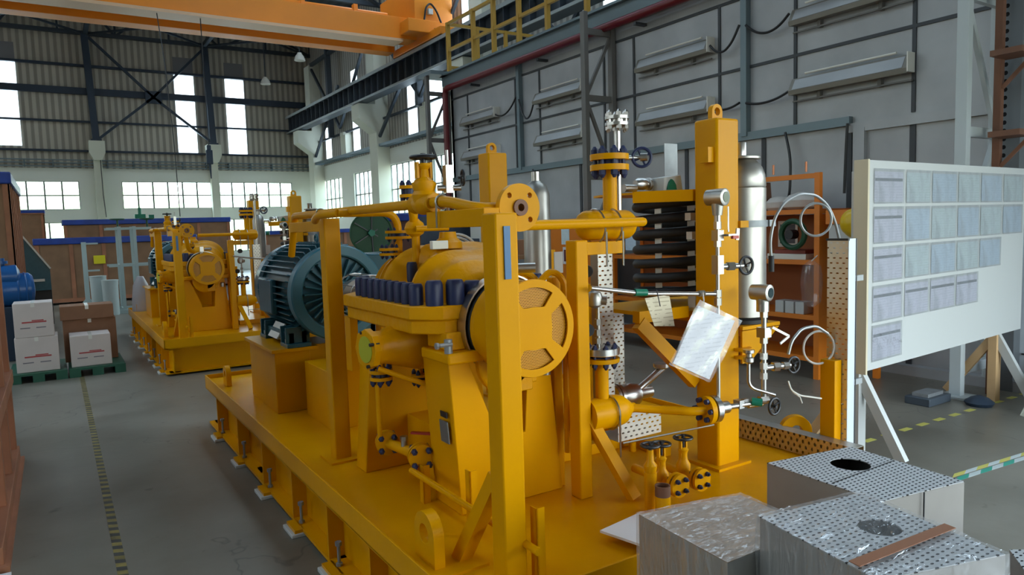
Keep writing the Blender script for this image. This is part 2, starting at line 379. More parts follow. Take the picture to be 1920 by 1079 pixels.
def link(name, mb, m, parent=None, bevel=0.0, smooth=True, label=None, off=None):
    if off is None: off = Vector(parent['_o']) if parent is not None and '_o' in parent else Vector((0, 0, 0))
    me = bpy.data.meshes.new(name)
    me.from_pydata([tuple(Vector(p) - off) for p in mb.v], [], mb.f)
    bm = bmesh.new(); bm.from_mesh(me); bmesh.ops.recalc_face_normals(bm, faces=bm.faces); bm.to_mesh(me); bm.free()
    me.materials.append(m)
    if smooth: me.shade_smooth(); me.set_sharp_from_angle(angle=math.radians(35))
    o = bpy.data.objects.new(name, me); COL.objects.link(o)
    if parent is not None: o.parent = parent; o['_o'] = tuple(off)
    if bevel:
        b = o.modifiers.new('bevel', 'BEVEL'); b.width = bevel; b.segments = 2; b.limit_method = 'ANGLE'; b.angle_limit = math.radians(50)
    if label: o['label'] = label
    return o
def thing(name, label, cat, loc=(0, 0, 0), group=None):
    o = bpy.data.objects.new(name, None); COL.objects.link(o); o.location = loc; o['_o'] = tuple(loc); o.empty_display_size = 0.1
    o['label'] = label; o['category'] = cat
    if group: o['group'] = group
    return o
def solo(name, mb, m, label, cat, group=None, kind=None, bevel=0.0, smooth=True):
    xs = [p[0] for p in mb.v]; ys = [p[1] for p in mb.v]; zs = [p[2] for p in mb.v]
    off = Vector(((min(xs) + max(xs)) / 2, (min(ys) + max(ys)) / 2, min(zs)))
    o = link(name, mb, m, None, bevel, smooth, label, off); o.location = off; o['_o'] = tuple(off); o['category'] = cat
    if group: o['group'] = group
    if kind: o['kind'] = kind
    return o
def struct(name, mb, m, parent=None, bevel=0.0, smooth=False):
    o = link(name, mb, m, parent, bevel, smooth)
    if parent is None: o['kind'] = 'structure'
    return o
def dup(root, delta, label):
    r = root.copy(); COL.objects.link(r); r.location = Vector(root.location) + Vector(delta); r['label'] = label
    for ch in list(root.children):
        c = ch.copy(); COL.objects.link(c); c.parent = r
        for g in list(ch.children):
            d = g.copy(); COL.objects.link(d); d.parent = c
    return r

# =====================================================================
# THE BUILDING
# =====================================================================
def B(*a): return MB().box(*a)
struct('floor', B(-14, -12, -0.15, 11.6, 36.3, 0.0), m_floor)
# roof: gable, ridge along the hall, with unseen roof lights added to brighten the hall
def zr(x): return 10.9 + 2.7 * (1 - abs(x + 1.3) / 12.85)
RL = [(-10.3, -8.7), (-5.8, -4.2), (4.8, 6.4), (8.8, 10.4)]
def roof_piece(xa, xb, ya, yb):
    m = MB(); za, zb = zr(xa), zr(xb)
    return m.add([(xa, ya, za), (xb, ya, zb), (xb, yb, zb), (xa, yb, za), (xa, ya, za + .06), (xb, ya, zb + .06), (xb, yb, zb + .06), (xa, yb, za + .06)],
           [(0, 1, 2, 3), (7, 6, 5, 4), (0, 4, 5, 1), (1, 5, 6, 2), (2, 6, 7, 3), (3, 7, 4, 0)])
edges = [-14.1] + [v for p in RL[:2] for v in p] + [-1.3] + [v for p in RL[2:] for v in p] + [11.5]
rb = MB()
for xa, xb in zip(edges[:-1], edges[1:]):
    if (xa, xb) in RL:
        for ya, yb in ((-5.2, 0.0), (26.0, 36.4)):
            q = roof_piece(xa, xb, ya, yb); rb.add(q.v, q.f)
    else:
        q = roof_piece(xa, xb, -5.2, 36.4); rb.add(q.v, q.f)
struct('ceiling', rb, m_roof)
for i, (xa, xb) in enumerate(RL): struct('window_%d' % (80 + i), roof_piece(xa, xb, 0.0, 26.0), m_milky)  # unseen milky panes, added to let in more daylight
# ---- rear wall: whitewashed masonry with windows, corrugated sheeting above ----
YB = 36.0
def wall_with_openings(name, x0, x1, z0, z1, holes, m, y0=YB, th=0.25, along='x', X=None):
    outer = [(x0, z0), (x1, z0), (x1, z1), (x0, z1)]
    hs = [[(a, c), (b, c), (b, d), (a, d)] for a, b, c, d in holes]
    if along == 'x': mb = MB().sheet(outer, hs, (0, y0, 0), (1, 0, 0), (0, 0, 1), -th)
    else: mb = MB().sheet(outer, hs, (X, 0, 0), (0, 1, 0), (0, 0, 1), th)
    return struct(name, mb, m)
WR = [(-6.6, -2.6, 2.97, 4.17), (-2.05, 1.10, 2.97, 4.17), (2.72, 6.42, 2.97, 4.17), (6.78, 10.2, 2.97, 4.17),
      (-5.0, -2.6, 0.9, 2.42), (-1.9, 1.10, 0.9, 2.42), (2.72, 6.42, 0.9, 2.42), (6.78, 10.2, 0.9, 2.42)]
wall_with_openings('wall_rear', -14, 11.55, 0, 4.72, WR, m_whitewall)
STRIPS = [(-1.75, -0.80, 5.62, 9.05), (5.12, 5.95, 5.5, 9.05), (7.31, 8.16, 5.5, 9.0), (-5.2, -4.35, 5.5, 9.0), (-8.2, -7.35, 5.5, 9.0)]
outer = [(-14, 4.72), (11.55, 4.72), (11.55, 10.9), (-1.3, 13.6), (-14, 10.9)]
hs = [[(a, c), (b, c), (b, d), (a, d)] for a, b, c, d in STRIPS]
struct('wall_rear', MB().sheet(outer, hs, (0, YB, 0), (1, 0, 0), (0, 0, 1), -0.06), m_corr)
for i, (a, b, c, d) in enumerate(STRIPS):
    struct('window_%d' % (i + 1), B(a, YB - .01, c, b, YB + .01, d), m_skylight)
    struct('trim_%d' % (30 + i), B(a, YB - .02, d + .06, b, YB - .005, d + .75), mat('faded_skylight_sheet', (0.20, 0.20, 0.215), 0.5) if i == 0 else bpy.data.materials['faded_skylight_sheet'])
wn = [10]
def window_x(a, b, c, d, n, y=YB, rows=2):
    wn[0] += 1
    fr = MB(); t = 0.03
    for k in range(n + 1):
        x = a + (b - a) * k / n; fr.box(x - t, y + .04, c, x + t, y + .10, d)
    for k in range(rows + 1):
        z = c + (d - c) * k / rows; fr.box(a, y + .045, z - t * .8, b, y + .095, z + t * .8)
    f = struct('window_%d' % wn[0], fr, mat('window_bar_grey', (0.16, 0.18, 0.18), 0.5) if 'window_bar_grey' not in bpy.data.materials else bpy.data.materials['window_bar_grey'])
    link('pane', B(a, y + .068, c, b, y + .072, d), m_pane, f)
for a, b, c, d in WR: window_x(a, b, c, d, max(3, round((b - a) / 0.62)))
# ---- side wall right (crane side) ----
XR = 11.3
WS = [(31.9, 35.4, 2.3, 4.17), (27.3, 30.3, 2.3, 4.2), (23.6, 26.9, 2.3, 4.22), (19.2, 22.6, 2.3, 4.2), (14.8, 17.9, 2.3, 4.2)]
wall_with_openings('wall_right', 2.6, 36.0, 0, 4.85, WS, m_whitewall, along='y', X=XR)
SS = [(29.3, 30.1, 5.0, 6.75), (27.25, 28.0, 5.1, 6.6), (21.6, 22.6, 4.95, 6.9), (29.35, 30.1, 7.6, 8.55), (27.3, 28.0, 7.9, 8.9), (18.1, 19.1, 5.2, 6.7), (18.9, 20.1, 8.0, 9.3), (12.2, 13.3, 6.8, 7.9), (33.0, 33.8, 5.1, 6.6), (23.6, 24.4, 5.1, 6.9)]
outer = [(2.6, 4.85), (36, 4.85), (36, 10.9), (2.6, 10.9)]
hs = [[(a, c), (b, c), (b, d), (a, d)] for a, b, c, d in SS]
struct('wall_right', MB().sheet(outer, hs, (XR, 0, 0), (0, 1, 0), (0, 0, 1), 0.06), m_corr_y)
for i, (a, b, c, d) in enumerate(SS):
    struct('window_%d' % (40 + i), B(XR, a, c, XR + .02, b, d), m_skylight)
struct('wall_right', B(11.3, -5, 5.8, 11.36, 2.6, 10.9), m_corr_y)       # lintel over the side door
for a, b, c, d in WS:
    wn[0] += 1; fr = MB(); n = 6
    for k in range(n + 1):
        y = a + (b - a) * k / n; fr.box(XR + .06, y - .03, c, XR + .11, y + .03, d)
    for k in range(3):
        z = c + (d - c) * k / 2; fr.box(XR + .065, a, z - .025, XR + .105, b, z + .025)
    f = struct('window_%d' % wn[0], fr, bpy.data.materials['window_bar_grey'])
    link('pane', B(XR + .08, a, c, XR + .085, b, d), m_pane, f)
LW = [(y, y + 3.6, 2.2, 4.4) for y in (-.4, 6.6, 13.6, 20.6, 27.6)] + [(y, y + 1.2, 5.2, 8.6) for y in (-.4, 2.8, 6.6, 9.8, 13.6, 16.8, 20.6, 23.8, 27.6, 30.8)]  # unseen left windows, added to light the grey partition
struct('wall_left', MB().sheet([(-5, 0), (36, 0), (36, 10.95), (-5, 10.95)], [[(a, c), (b, c), (b, d), (a, d)] for a, b, c, d in LW], (-14.1, 0, 0), (0, 1, 0), (0, 0, 1), .1), m_corr_y)
for i, (a, b_, c, d) in enumerate(LW): struct('window_%d' % (100 + i), B(-14.06, a, c, -14.04, b_, d), m_milky)  # panes of the added left windows
struct('wall_front', B(-14, -5.06, 3.6, 11.36, -5, 13.6), m_corr)  # unseen front wall; its door opening is narrowed to temper the daylight
struct('wall_front', B(-14, -5.06, 0, 1.0, -5, 3.6), m_corr)
# ---- steel frame of the rear wall ----
g = MB()
for z, t in ((9.04, .05), (7.97, .14), (6.69, .04), (5.45, .04)): g.box(-14, YB - .22, z - t, 11.3, YB - .06, z + t)
struct('trim_1', g, m_blue_steel)
for k, (xt, xb) in enumerate(((1.7, 1.85), (6.42, 6.55), (-3.0, -2.9), (-7.7, -7.6))):
    c = MB().beam((xb, YB - .45, 5.85), (xt if k < 2 else xb, YB - .45, 10.35), .26, .30, up=(0, 1, 0))
    c.box(xb - .2, YB - .62, 5.83, xb + .2, YB - .28, 5.93)
    struct('trim_%d' % (2 + k), c, m_blue_steel)
    h = MB(); h.add([(xb - .30, YB - .7, 5.85), (xb + .30, YB - .7, 5.85), (xb + .30, YB - .7, 5.35), (xb + .16, YB - .7, 5.05), (xb - .16, YB - .7, 5.05), (xb - .30, YB - .7, 5.35),
                     (xb - .30, YB, 5.85), (xb + .30, YB, 5.85), (xb + .30, YB, 5.35), (xb + .16, YB, 5.05), (xb - .16, YB, 5.05), (xb - .30, YB, 5.35)],
                    [(0, 5, 4, 3, 2, 1), (6, 7, 8, 9, 10, 11)] + [(i, (i + 1) % 6, (i + 1) % 6 + 6, i + 6) for i in range(6)])
    h.box(xb - .16, YB - .35, 0, xb + .16, YB, 5.06)
    struct('trim_%d' % (6 + k), h, m_conc)
br = MB()
cx_, cz_ = 4.18, 7.85
for xe, ze in ((1.85, 10.2), (6.40, 10.2), (1.95, 5.95), (6.50, 5.95)): br.beam((cx_, YB - .45, cz_), (xe, YB - .45, ze), .10, .14, up=(0, 1, 0))
br.box(cx_ - .32, YB - .52, cz_ - .27, cx_ + .32, YB - .38, cz_ + .27)
struct('trim_10', br, m_blue_steel)
tr = MB()
for z in (4.78, 4.92, 5.05): tr.box(-14, YB - .30, z - .02, 11.2, YB - .22, z + .02)
for k in range(26): tr.box(-13.8 + k, YB - .3, 4.74, -13.76 + k, YB, 5.06)
struct('trim_11', tr, m_galvblue)
# ---- roof trusses ----
def truss(y, n):
    t = MB()
    t.beam((-14, y, 10.35), (11.3, y, 10.35), .16, .16)
    t.beam((-14, y, 10.85), (-1.3, y, 13.45), .14, .14); t.beam((-1.3, y, 13.45), (11.3, y, 10.85), .14, .14)
    N = 12
    for k in range(N):
        x0 = -14 + 25.3 * k / N; x1 = -14 + 25.3 * (k + 1) / N
        def zt(x): return 10.85 + 2.6 * (1 - abs(x + 1.3) / 12.7)
        t.beam((x0, y, 10.35), (x1, y, zt(x1)), .07, .09) if k % 2 == 0 else t.beam((x0, y, zt(x0)), (x1, y, 10.35), .07, .09)
        t.beam((x1, y, 10.35), (x1, y, zt(x1)), .06, .08)
    struct('trim_%d' % n, t, m_truss)
for k, y in enumerate((35.6, 31.0, 26.5, 22.0, 17.5, 13.0, 8.5)): truss(y, 12 + k)
pu = MB()
for k in range(14):
    x = -13 + k * 1.85; z = 10.95 + 2.6 * (1 - abs(x + 1.3) / 12.7) - .05
    pu.box(x - .05, -5, z - .12, x + .05, 36, z)
for x in (-8.0, -3.0, 1.75, 6.42): pu.box(x - .08, 0, 10.25, x + .08, 35.9, 10.42)
for y in (35.6, 26.5, 17.5):
    for xa, xb in ((-3, 1.75), (1.75, 6.42), (6.42, 11.2)):
        pu.beam((xa, y, 10.33), (xb, y - 4.5, 10.33), .08, .08); pu.beam((xb, y, 10.33), (xa, y - 4.5, 10.33), .08, .08)
struct('trim_20', pu, m_truss)
# ---- concrete columns with corbels on the crane side ----
YC = (34.6, 26.6, 18.4, 10.3)
for k, y in enumerate(YC):
    y0, y1 = y - .38, y + .38
    prof = [(11.3, 0), (10.78, 0), (10.78, 5.45), (10.10, 5.95), (10.10, 6.52), (10.78, 6.52), (10.78, 9.6), (11.3, 9.9)]
    c = MB().sheet([(a, b) for a, b in prof], [], (0, y1, 0), (1, 0, 0), (0, 0, 1), (y1 - y0))
    struct('trim_%d' % (50 + k), c, m_conc)
    if k < 3:
        d = MB()
        ya = y - 0.4; yb = YC[k + 1] + .4 if k + 1 < 4 else 8
        ym = (ya + yb) / 2
        d.beam((10.9, ya, 9.4), (10.9, ym, 6.2), .1, .1); d.beam((10.9, ya, 5.3), (10.9, ym, 8.0), .1, .1)
        d.beam((10.9, yb, 9.4), (10.9, ym, 6.2), .1, .1); d.beam((10.9, ya, 9.6), (10.9, yb, 9.6), .14, .14)
        d.beam((11.1, ya, 6.9), (11.1, yb, 6.9), .08, .08); d.beam((11.1, ya, 6.0), (11.1, yb, 6.0), .08, .08)
        struct('trim_%d' % (60 + k), d, m_truss)
        # short intermediate column stub
        ys = ym
        s_ = MB().box(11.0, ys - .3, 4.95, 11.3, ys + .3, 5.9).box(10.95, ys - .22, 5.85, 11.3, ys + .22, 6.0)
        struct('trim_%d' % (70 + k), s_, m_conc)
for y in (31.8, 22.6):
    t = MB().beam((10.9, y, 5.9), (10.9, y, 10.3), .22, .22, up=(0, 1, 0))
    struct('trim_%d' % (75 + int(y > 25)), t, m_truss)
# ladder cable tray along the right wall
ct = MB().box(10.85, 12, 4.92, 10.9, 35.8, 5.02).box(11.2, 12, 4.92, 11.25, 35.8, 5.02)
for k in range(80): ct.box(10.87, 12 + k * .3, 4.90, 11.22, 12.06 + k * .3, 4.94)
struct('trim_80', ct, m_galvblue)
# ---- runway girder ----
rg = MB().box(10.28, -5, 6.60, 10.33, 36, 7.36)
rg.box(10.08, -5, 6.55, 10.52, 36, 6.62).box(10.08, -5, 7.30, 10.52, 36, 7.38)
for k in range(68): rg.box(10.09, -4.6 + k * .6, 6.62, 10.29, -4.58 + k * .6, 7.3)
R_ = link('runway_girder', rg, m_grgirder, None, smooth=False); R_['label'] = 'long dark grey runway girder carried on the cream corbels'; R_['category'] = 'crane runway'
link('flange_edge', MB().box(10.05, -5, 7.27, 10.08, 36, 7.38).box(10.05, -5, 6.54, 10.08, 36, 6.61), m_flange, R_, smooth=False)
link('crane_rail', MB().box(10.26, -5, 7.38, 10.34, 36, 7.48), m_grgirder, R_, smooth=False)

# ---- bridge crane ----
cr_ = thing('bridge_crane', 'orange overhead travelling crane spanning the hall under the roof', 'crane', (4, 20.5, 7.4))
link('bridge_girder', MB().box(-13.5, 20.5, 7.50, 9.9, 21.05, 8.14), m_orange, cr_, bevel=.01, smooth=False)
link('girder_flange', MB().box(-13.5, 20.42, 7.40, 9.4, 21.1, 7.48), mat('lit_orange_edge', (0.80, 0.52, 0.32), 0.4), cr_, smooth=False)  # bottom flange is lit; that brightness is put into its paler colour
link('bridge_girder', MB().box(-13.5, 22.2, 7.50, 9.9, 22.75, 8.5), m_orange, cr_, bevel=.01, smooth=False)
link('walkway_panel', MB().box(-2, 21.15, 8.16, 9.3, 22.1, 8.22), mat('pale_walkway_sheet', (0.66, 0.58, 0.46), 0.5), cr_, smooth=False)
wr = MB().tube([(-2, 21.1, 8.33), (9.2, 21.1, 8.33)], .06)
for k in range(7): wr.box(-1.5 + k * 1.6, 21.0, 8.05, -1.38 + k * 1.6, 21.2, 8.5)
link('walkway_rail', wr, m_orange, cr_)
link('end_carriage', MB().box(9.62, 20.0, 7.95, 10.9, 22.6, 9.1), m_orange, cr_, bevel=.01, smooth=False)
link('end_carriage_base', MB().box(9.35, 19.9, 7.60, 10.9, 21.6, 7.98).box(10.05, 19.2, 7.42, 10.6, 22.7, 7.66), m_orange, cr_, bevel=.02, smooth=False)
link('wheel', MB().cyl((10.2, 19.9, 7.6), (10.4, 19.9, 7.6), .16), m_black, cr_)
link('wheel', MB().cyl((10.2, 22.3, 7.6), (10.4, 22.3, 7.6), .16), m_black, cr_)
link('cable_loop', MB().tube([(9.9, 19.95, 7.95), (9.95, 19.9, 8.35), (10.1, 19.9, 8.5), (10.3, 19.9, 8.3), (10.45, 19.9, 7.95)], .03, bend=.2), m_black, cr_)
link('limit_switch', MB().box(10.02, 19.86, 8.15, 10.17, 19.98, 8.32), m_white, cr_, bevel=.01)
link('carriage_bumper', MB().box(10.5, 19.4, 7.62, 10.75, 19.6, 7.78), m_tapeY2, cr_, bevel=.01)
# pendant control hanging from the crane
pc = thing('crane_pendant', 'dark pendant controller hanging from the crane in front of the rear windows', 'crane control', (3.68, 20.6, 3.2))
link('pendant_body', MB().box(3.60, 20.55, 3.59, 3.76, 20.66, 3.97).box(3.63, 20.57, 3.97, 3.73, 20.65, 4.1), m_blue_steel, pc, bevel=.015)
link('pendant_hook', MB().cyl((3.68, 20.6, 3.59), (3.69, 20.6, 3.21), .035, .014), m_blue_steel, pc)
link('pendant_cable', MB().tube([(3.68, 20.6, 4.1), (3.68, 20.6, 7.41)], .013, 6), m_black, pc)
solo('hanging_cable', MB().tube([(2.64, 20.6, 7.42), (2.70, 20.2, 6.0), (2.78, 20.2, 4.0), (2.80, 20.2, 2.2)], .012, 6), m_black, 'thin dark cable hanging down between the two rear window rows', 'cable')
solo('hanging_cable', MB().tube([(1.95, 35.55, 5.1), (1.95, 35.5, 3.6), (2.0, 35.5, 2.6)], .02, 6), m_black, 'short cable running down the left white wall pier', 'cable')
# high bay lamps
def bay(x, y, z, lab):
    t = thing('high_bay_lamp', lab, 'lamp', (x, y, z), group=None)
    link('lamp_bell', MB().lathe([(0, .20), (.02, .21), (.16, .17), (.26, .09), (.30, .08)], (x, y, z), (0, 0, 1), 18), m_lampw, t)
    link('lamp_stem', MB().cyl((x, y, z + .3), (x, y, zr(x) - .02), .02), m_truss, t)
bay(4.2, 24, 8.35, 'white bell lamp hanging left of the other under the roof trusses')
bay(8.5, 28, 8.3, 'white bell lamp hanging nearer the corner column under the trusses')
bay(8.05, 31.5, 8.0, 'small bell lamp hanging beside the cream corner column')

# =====================================================================
# GREY METAL ENCLOSURE ON THE RIGHT
# =====================================================================
XW = 7.6
struct('wall_enclosure', B(XW, 3.15, 0, XW + .1, 14.15, 4.75), m_panel)
struct('wall_enclosure', B(XW, 14.05, 0, 10.2, 14.15, 4.75), m_panel)
struct('ceiling', B(XW, 0.4, 4.75, 10.2, 14.15, 4.80), m_panel)
struct('trim_90', MB().box(XW - .18, 0.4, 4.78, XW + .02, 14.2, 4.98), m_galvblue)
struct('trim_91', MB().box(XW - .26, 0.4, 4.98, XW + .02, 14.2, 5.02), m_galvblue)
sm = MB()
for z in (3.62, 4.50): sm.box(XW - .018, 3.15, z - .018, XW, 14.1, z + .018)
for y in (13.4, 11.55, 10.75, 8.95, 8.25, 6.6, 5.45, 4.05):
    sm.box(XW - .016, y - .02, 2.75, XW, y + .02, 4.5)
for y in (13.4, 12.6, 10.9, 9.6, 7.2, 5.9, 4.75, 4.05): sm.box(XW - .016, y - .03, 0, XW, y + .03, 2.7)
struct('trim_92', sm, m_seam)
st = MB()
st.box(XW - .07, 4.72, 2.70, XW, 14.1, 2.80)                       # horizontal wiring trunking
for y in (6.15, 11.35): st.box(XW - .09, y - .045, 2.75, XW, y + .045, 4.78)
struct('trim_93', st, m_galvblue)
struct('trim_94', B(XW - .05, 3.25, 2.62, XW, 4.75, 2.72).box(XW - .06, 4.55, 0, XW, 4.68, 2.66), m_panel)
# pale panels of the enclosure next to the side door
struct('wall_enclosure', B(XW, 0.4, 0, XW + .1, 3.02, 4.75), m_lpanel)
pm = MB()
for z in (2.55, 2.85, 0.35): pm.box(XW - .012, 0.4, z - .008, XW, 3.0, z + .008)
struct('trim_95', pm, m_seam)
m_stile = perforated('slotted_steel_stile', (0.16, 0.175, 0.19), (1, 2), (0.3, 0.075), (0.018, 0.02), metal=0.3, rough=0.5, hole=(0.02, 0.02, 0.022), stagger=False)
struct('trim_96', B(XW - .13, 3.02, 0, XW + .1, 3.22, 4.78), m_stile)
struct('trim_97', MB().box(XW - .12, 0.2, 0, XW + 0.0, 14.1, .10), m_panel)

# wall brackets: latticed steel posts standing out from the enclosure
def lattice(y, x0, x1, m, zt, lab, name='lattice_post'):
    t = thing(name, lab, 'steel post', (x0, y, 0))
    link('post', MB().box(x0 - .04, y - .05, 0, x0 + .04, y + .05, zt), m, t, bevel=.004)
    link('post', MB().box(x1 - .04, y - .05, 0, x1 + .04, y + .05, zt), m, t, bevel=.004)
    zs = [0.25, 1.35, 2.42, 3.62, 4.62]
    for i, z in enumerate(zs):
        if z < zt: link('rung', MB().beam((x0, y, z), (x1, y, z), .05, .09), m, t)
    for i in range(len(zs) - 1):
        if zs[i + 1] < zt + .2:
            a, b = ((x0, x1) if i % 2 else (x1, x0))
            link('diagonal_brace', MB().beam((a, y, zs[i]), (b, y, min(zs[i + 1], zt)), .04, .05), m, t)
    link('foot_plate', MB().box(x0 - .12, y - .12, 0, x0 + .12, y + .12, .02), m, t)
m_dpost = mat('dusty_grey_post_paint', (0.15, 0.145, 0.135), 0.55)
m_wpost = mat('pale_blue_grey_post', (0.50, 0.55, 0.56), 0.45)
lattice(3.25, 6.92, 7.54, m_wpost, 4.7, 'pale latticed steel post rising behind the notice board')
lattice(8.7, 7.0, 7.54, m_dpost, 4.9, 'dusty grey latticed steel post behind the blue-bolted flange')
lattice(14.2, 7.05, 7.54, m_dpost, 5.05, 'far grey latticed post by the corner of the metal enclosure')
# fire pipe
fp = thing('fire_pipe', 'maroon pipe running along the top of the grey enclosure and down its corner', 'pipe', (7.35, 14.1, 0))
link('pipe_run', MB().tube([(7.38, .5, 4.70), (7.38, 14.0, 4.70), (7.38, 14.0, 0.02)], .065, 14, bend=.16), m_red, fp)
for y in (3.5, 6.1, 8.0, 10.5, 12.9): link('pipe_bracket', MB().box(7.38, y - .03, 4.58, 7.6, y + .03, 4.62), m_seam, fp)
# railing on the enclosure roof
rl = thing('guard_railing', 'mustard yellow guard railing on top of the grey enclosure', 'railing', (7.6, 12, 5.02))
for y in (14.1, 13.0, 12.2, 11.3, 10.4, 9.3, 8.2, 7.1): link('rail_post', MB().box(7.52, y - .035, 5.0, 7.60, y + .035, 6.15), m_rail, rl)
for z in (6.12, 5.56): link('handrail', MB().box(7.53, 6.5, z - .03, 7.59, 14.1, z + .03), m_rail, rl)
for z in (6.12, 5.20): link('handrail', MB().box(7.56, 14.08, z - .03, 10.3, 14.14, z + .03), m_rail, rl)
for x in (8.3, 9.05, 9.4, 10.1): link('rail_post', MB().box(x - .035, 14.07, 5.0, x + .035, 14.14, 6.15), m_rail, rl)
link('platform_edge', MB().box(7.0, 13.9, 4.98, 8.0, 14.5, 5.06), m_galvblue, rl)

# tube lamps on the enclosure wall
lampspots = [(12.85, 3.95), (10.1, 3.98), (7.40, 4.02), (4.75, 4.05), (12.85, 3.22), (10.1, 3.23), (7.40, 3.24), (4.75, 3.25)]
lamplabels = ['farthest tube lamp of the upper row, nearest the maroon corner pipe', 'tube lamp of the upper row left of the dusty latticed post',
  'tube lamp of the upper row right of the dusty latticed post', 'tube lamp of the upper row cut by the top edge of the photo',
  'farthest tube lamp of the lower row, beside the pad eye of the rear lifting column', 'tube lamp of the lower row left of the dusty latticed post',
  'tube lamp of the lower row left of the front lifting column', 'long tube lamp of the lower row above the clear-sleeved notice board']
def tube_lamp(y, z, lab, first):
    t = thing('tube_lamp', lab, 'lamp', (7.6, y, z), 'tube lamps on the enclosure wall')
    L = .70
    # wedge housing
    v = []
    for yy in (y - L, y + L): v += [(7.6, yy, z + .10), (7.53, yy, z + .085), (7.45, yy, z - .06), (7.46, yy, z - .11), (7.6, yy, z - .10)]
    f = [(0, 1, 2, 3, 4), (9, 8, 7, 6, 5)] + [(i, i + 5, (i + 1) % 5 + 5, (i + 1) % 5) for i in range(5)]
    link('housing', MB().add(v, f), m_lamph, t, smooth=False)
    link('reflector', MB().add([(7.522, y - L + .05, z + .068), (7.522, y + L - .05, z + .068), (7.456, y + L - .05, z - .052), (7.456, y - L + .05, z - .052),
                                (7.516, y - L + .05, z + .068), (7.516, y + L - .05, z + .068), (7.450, y + L - .05, z - .052), (7.450, y - L + .05, z - .052)],
                               [(0, 1, 2, 3), (7, 6, 5, 4), (0, 4, 5, 1), (1, 5, 6, 2), (2, 6, 7, 3), (3, 7, 4, 0)]), m_panel, t, smooth=False)
    link('tube', MB().cyl((7.53, y - L + .15, z + .125), (7.53, y + L * .75, z + .125), .013, n=8), m_lampw, t)
    link('mounting_bar', MB().box(7.54, y - L, z - .185, 7.565, y + L, z - .168).box(7.54, y - .38, z - .19, 7.6, y - .34, z - .09).box(7.54, y + .34, z - .19, 7.6, y + .38, z - .09), m_dpost, t, smooth=False)
    link('end_cap', MB().box(7.45, y - L - .012, z - .10, 7.6, y - L, z + .10), m_lampw, t, smooth=False)
    return t
t0 = tube_lamp(lampspots[0][0], lampspots[0][1], lamplabels[0], True)
for (y, z), lab in list(zip(lampspots, lamplabels))[1:]:
    dup(t0, (0, y - lampspots[0][0], z - lampspots[0][1]), lab)
def wcable(pts, lab): solo('lamp_cable', MB().tube(pts, .016, 8, bend=.25), m_black, lab, 'cable')
def sag(ya, za, yb, zb, d, x=7.5):
    return [(x, ya + (yb - ya) * t_, za + (zb - za) * t_ - d * 4 * t_ * (1 - t_)) for t_ in (0, .15, .3, .5, .7, .85, 1)]
wcable(sag(6.68, 4.0, 6.2, 4.15, .2), 'black cable sagging from the upper tube lamp to the vertical trunking')
wcable(sag(6.1, 4.12, 5.47, 4.1, .16), 'black cable sagging right of the vertical trunking, upper row')
wcable(sag(6.68, 3.18, 6.2, 3.18, .05), 'black cable between lower tube lamp and vertical trunking')
wcable(sag(6.1, 3.16, 5.47, 3.2, .06), 'black cable right of the vertical trunking, lower row')
wcable(sag(12.15, 3.9, 11.4, 4.1, .15), 'grey cable beside the farthest upper tube lamp')
wcable(sag(11.3, 4.05, 10.8, 3.95, .35), 'dark cable looping left of the second upper tube lamp')
wcable([(7.5, 5.52, 2.72), (7.47, 5.42, 2.4), (7.45, 5.42, 1.95), (7.5, 5.55, 1.75)], 'black cable dropping from the trunking behind the stainless cylinder')
wcable([(7.5, 4.72, 2.72), (7.5, 4.74, 2.3), (7.5, 4.75, 1.95)], 'black cable dropping from the right end of the trunking')
wcable([(7.5, 10.9, 2.72), (7.5, 10.7, 2.4), (7.5, 10.6, 1.9)], 'black cable dropping from the trunking behind the rear lifting column')
for k, (y, lab) in enumerate(((5.55, 'grey socket box under the left dropping cable'), (4.75, 'grey socket box under the right dropping cable'))):
    solo('socket_box', B(7.44, y - .1, 1.6, 7.6, y + .1, 1.78), m_dpost, lab, 'socket box', bevel=.008)

# =====================================================================
# THE PUMP SKID (built once; the second skid further down the hall is a copy)
# =====================================================================
SKID_THINGS = []      # (root, label of the copy or None)
def sk(name, label, label2, cat, loc, group=None):
    t = thing(name, label, cat, loc, group); SKID_THINGS.append((t, label2)); return t

X0, X1, Y0, Y1 = 1.05, 3.50, 1.93, 6.78
base = sk('skid_base', 'large yellow steel skid base with drip-rim deck in the foreground', 'yellow steel skid base further down the hall behind the first', 'skid', (2.27, 4.35, 0))
link('deck', B(X0 + .02, Y0 + .02, .395, X1 - .02, Y1 - .02, .42), m_yel, base, smooth=False)
rim = MB()
for a in ((X0, Y0, X0 + .012, Y1), (X1 - .012, Y0, X1, Y1), (X0, Y0, X1, Y0 + .012), (X0, Y1 - .012, X1, Y1)): rim.box(a[0], a[1], .34, a[2], a[3], .455)
for a in ((X0, Y0, X0 + .05, Y1), (X1 - .05, Y0, X1, Y1), (X0, Y0, X1, Y0 + .05), (X0, Y1 - .05, X1, Y1)): rim.box(a[0], a[1], .335, a[2], a[3], .35)
link('drip_rim', rim, m_yel, base, bevel=.003)
bm_ = MB()
for xa, s in ((X0 + .10, 1), (X1 - .10, -1)):
    bm_.box(xa - .006, Y0 + .04, .03, xa + .006, Y1 - .04, .395)            # web
    bm_.box(xa - .09, Y0 + .03, .022, xa + .07, Y1 - .03, .040)             # lower flange
    bm_.box(xa - .07, Y0 + .03, .318, xa + .07, Y1 - .03, .335)             # upper flange
for ya in (Y0 + .10, 3.5, 5.1, Y1 - .10):
    bm_.box(X0 + .1, ya - .006, .03, X1 - .1, ya + .006, .395); bm_.box(X0 + .05, ya - .07, .022, X1 - .05, ya + .07, .040); bm_.box(X0 + .05, ya - .07, .318, X1 - .05, ya + .07, .335)
link('side_beam', bm_, m_yel, base, smooth=False)
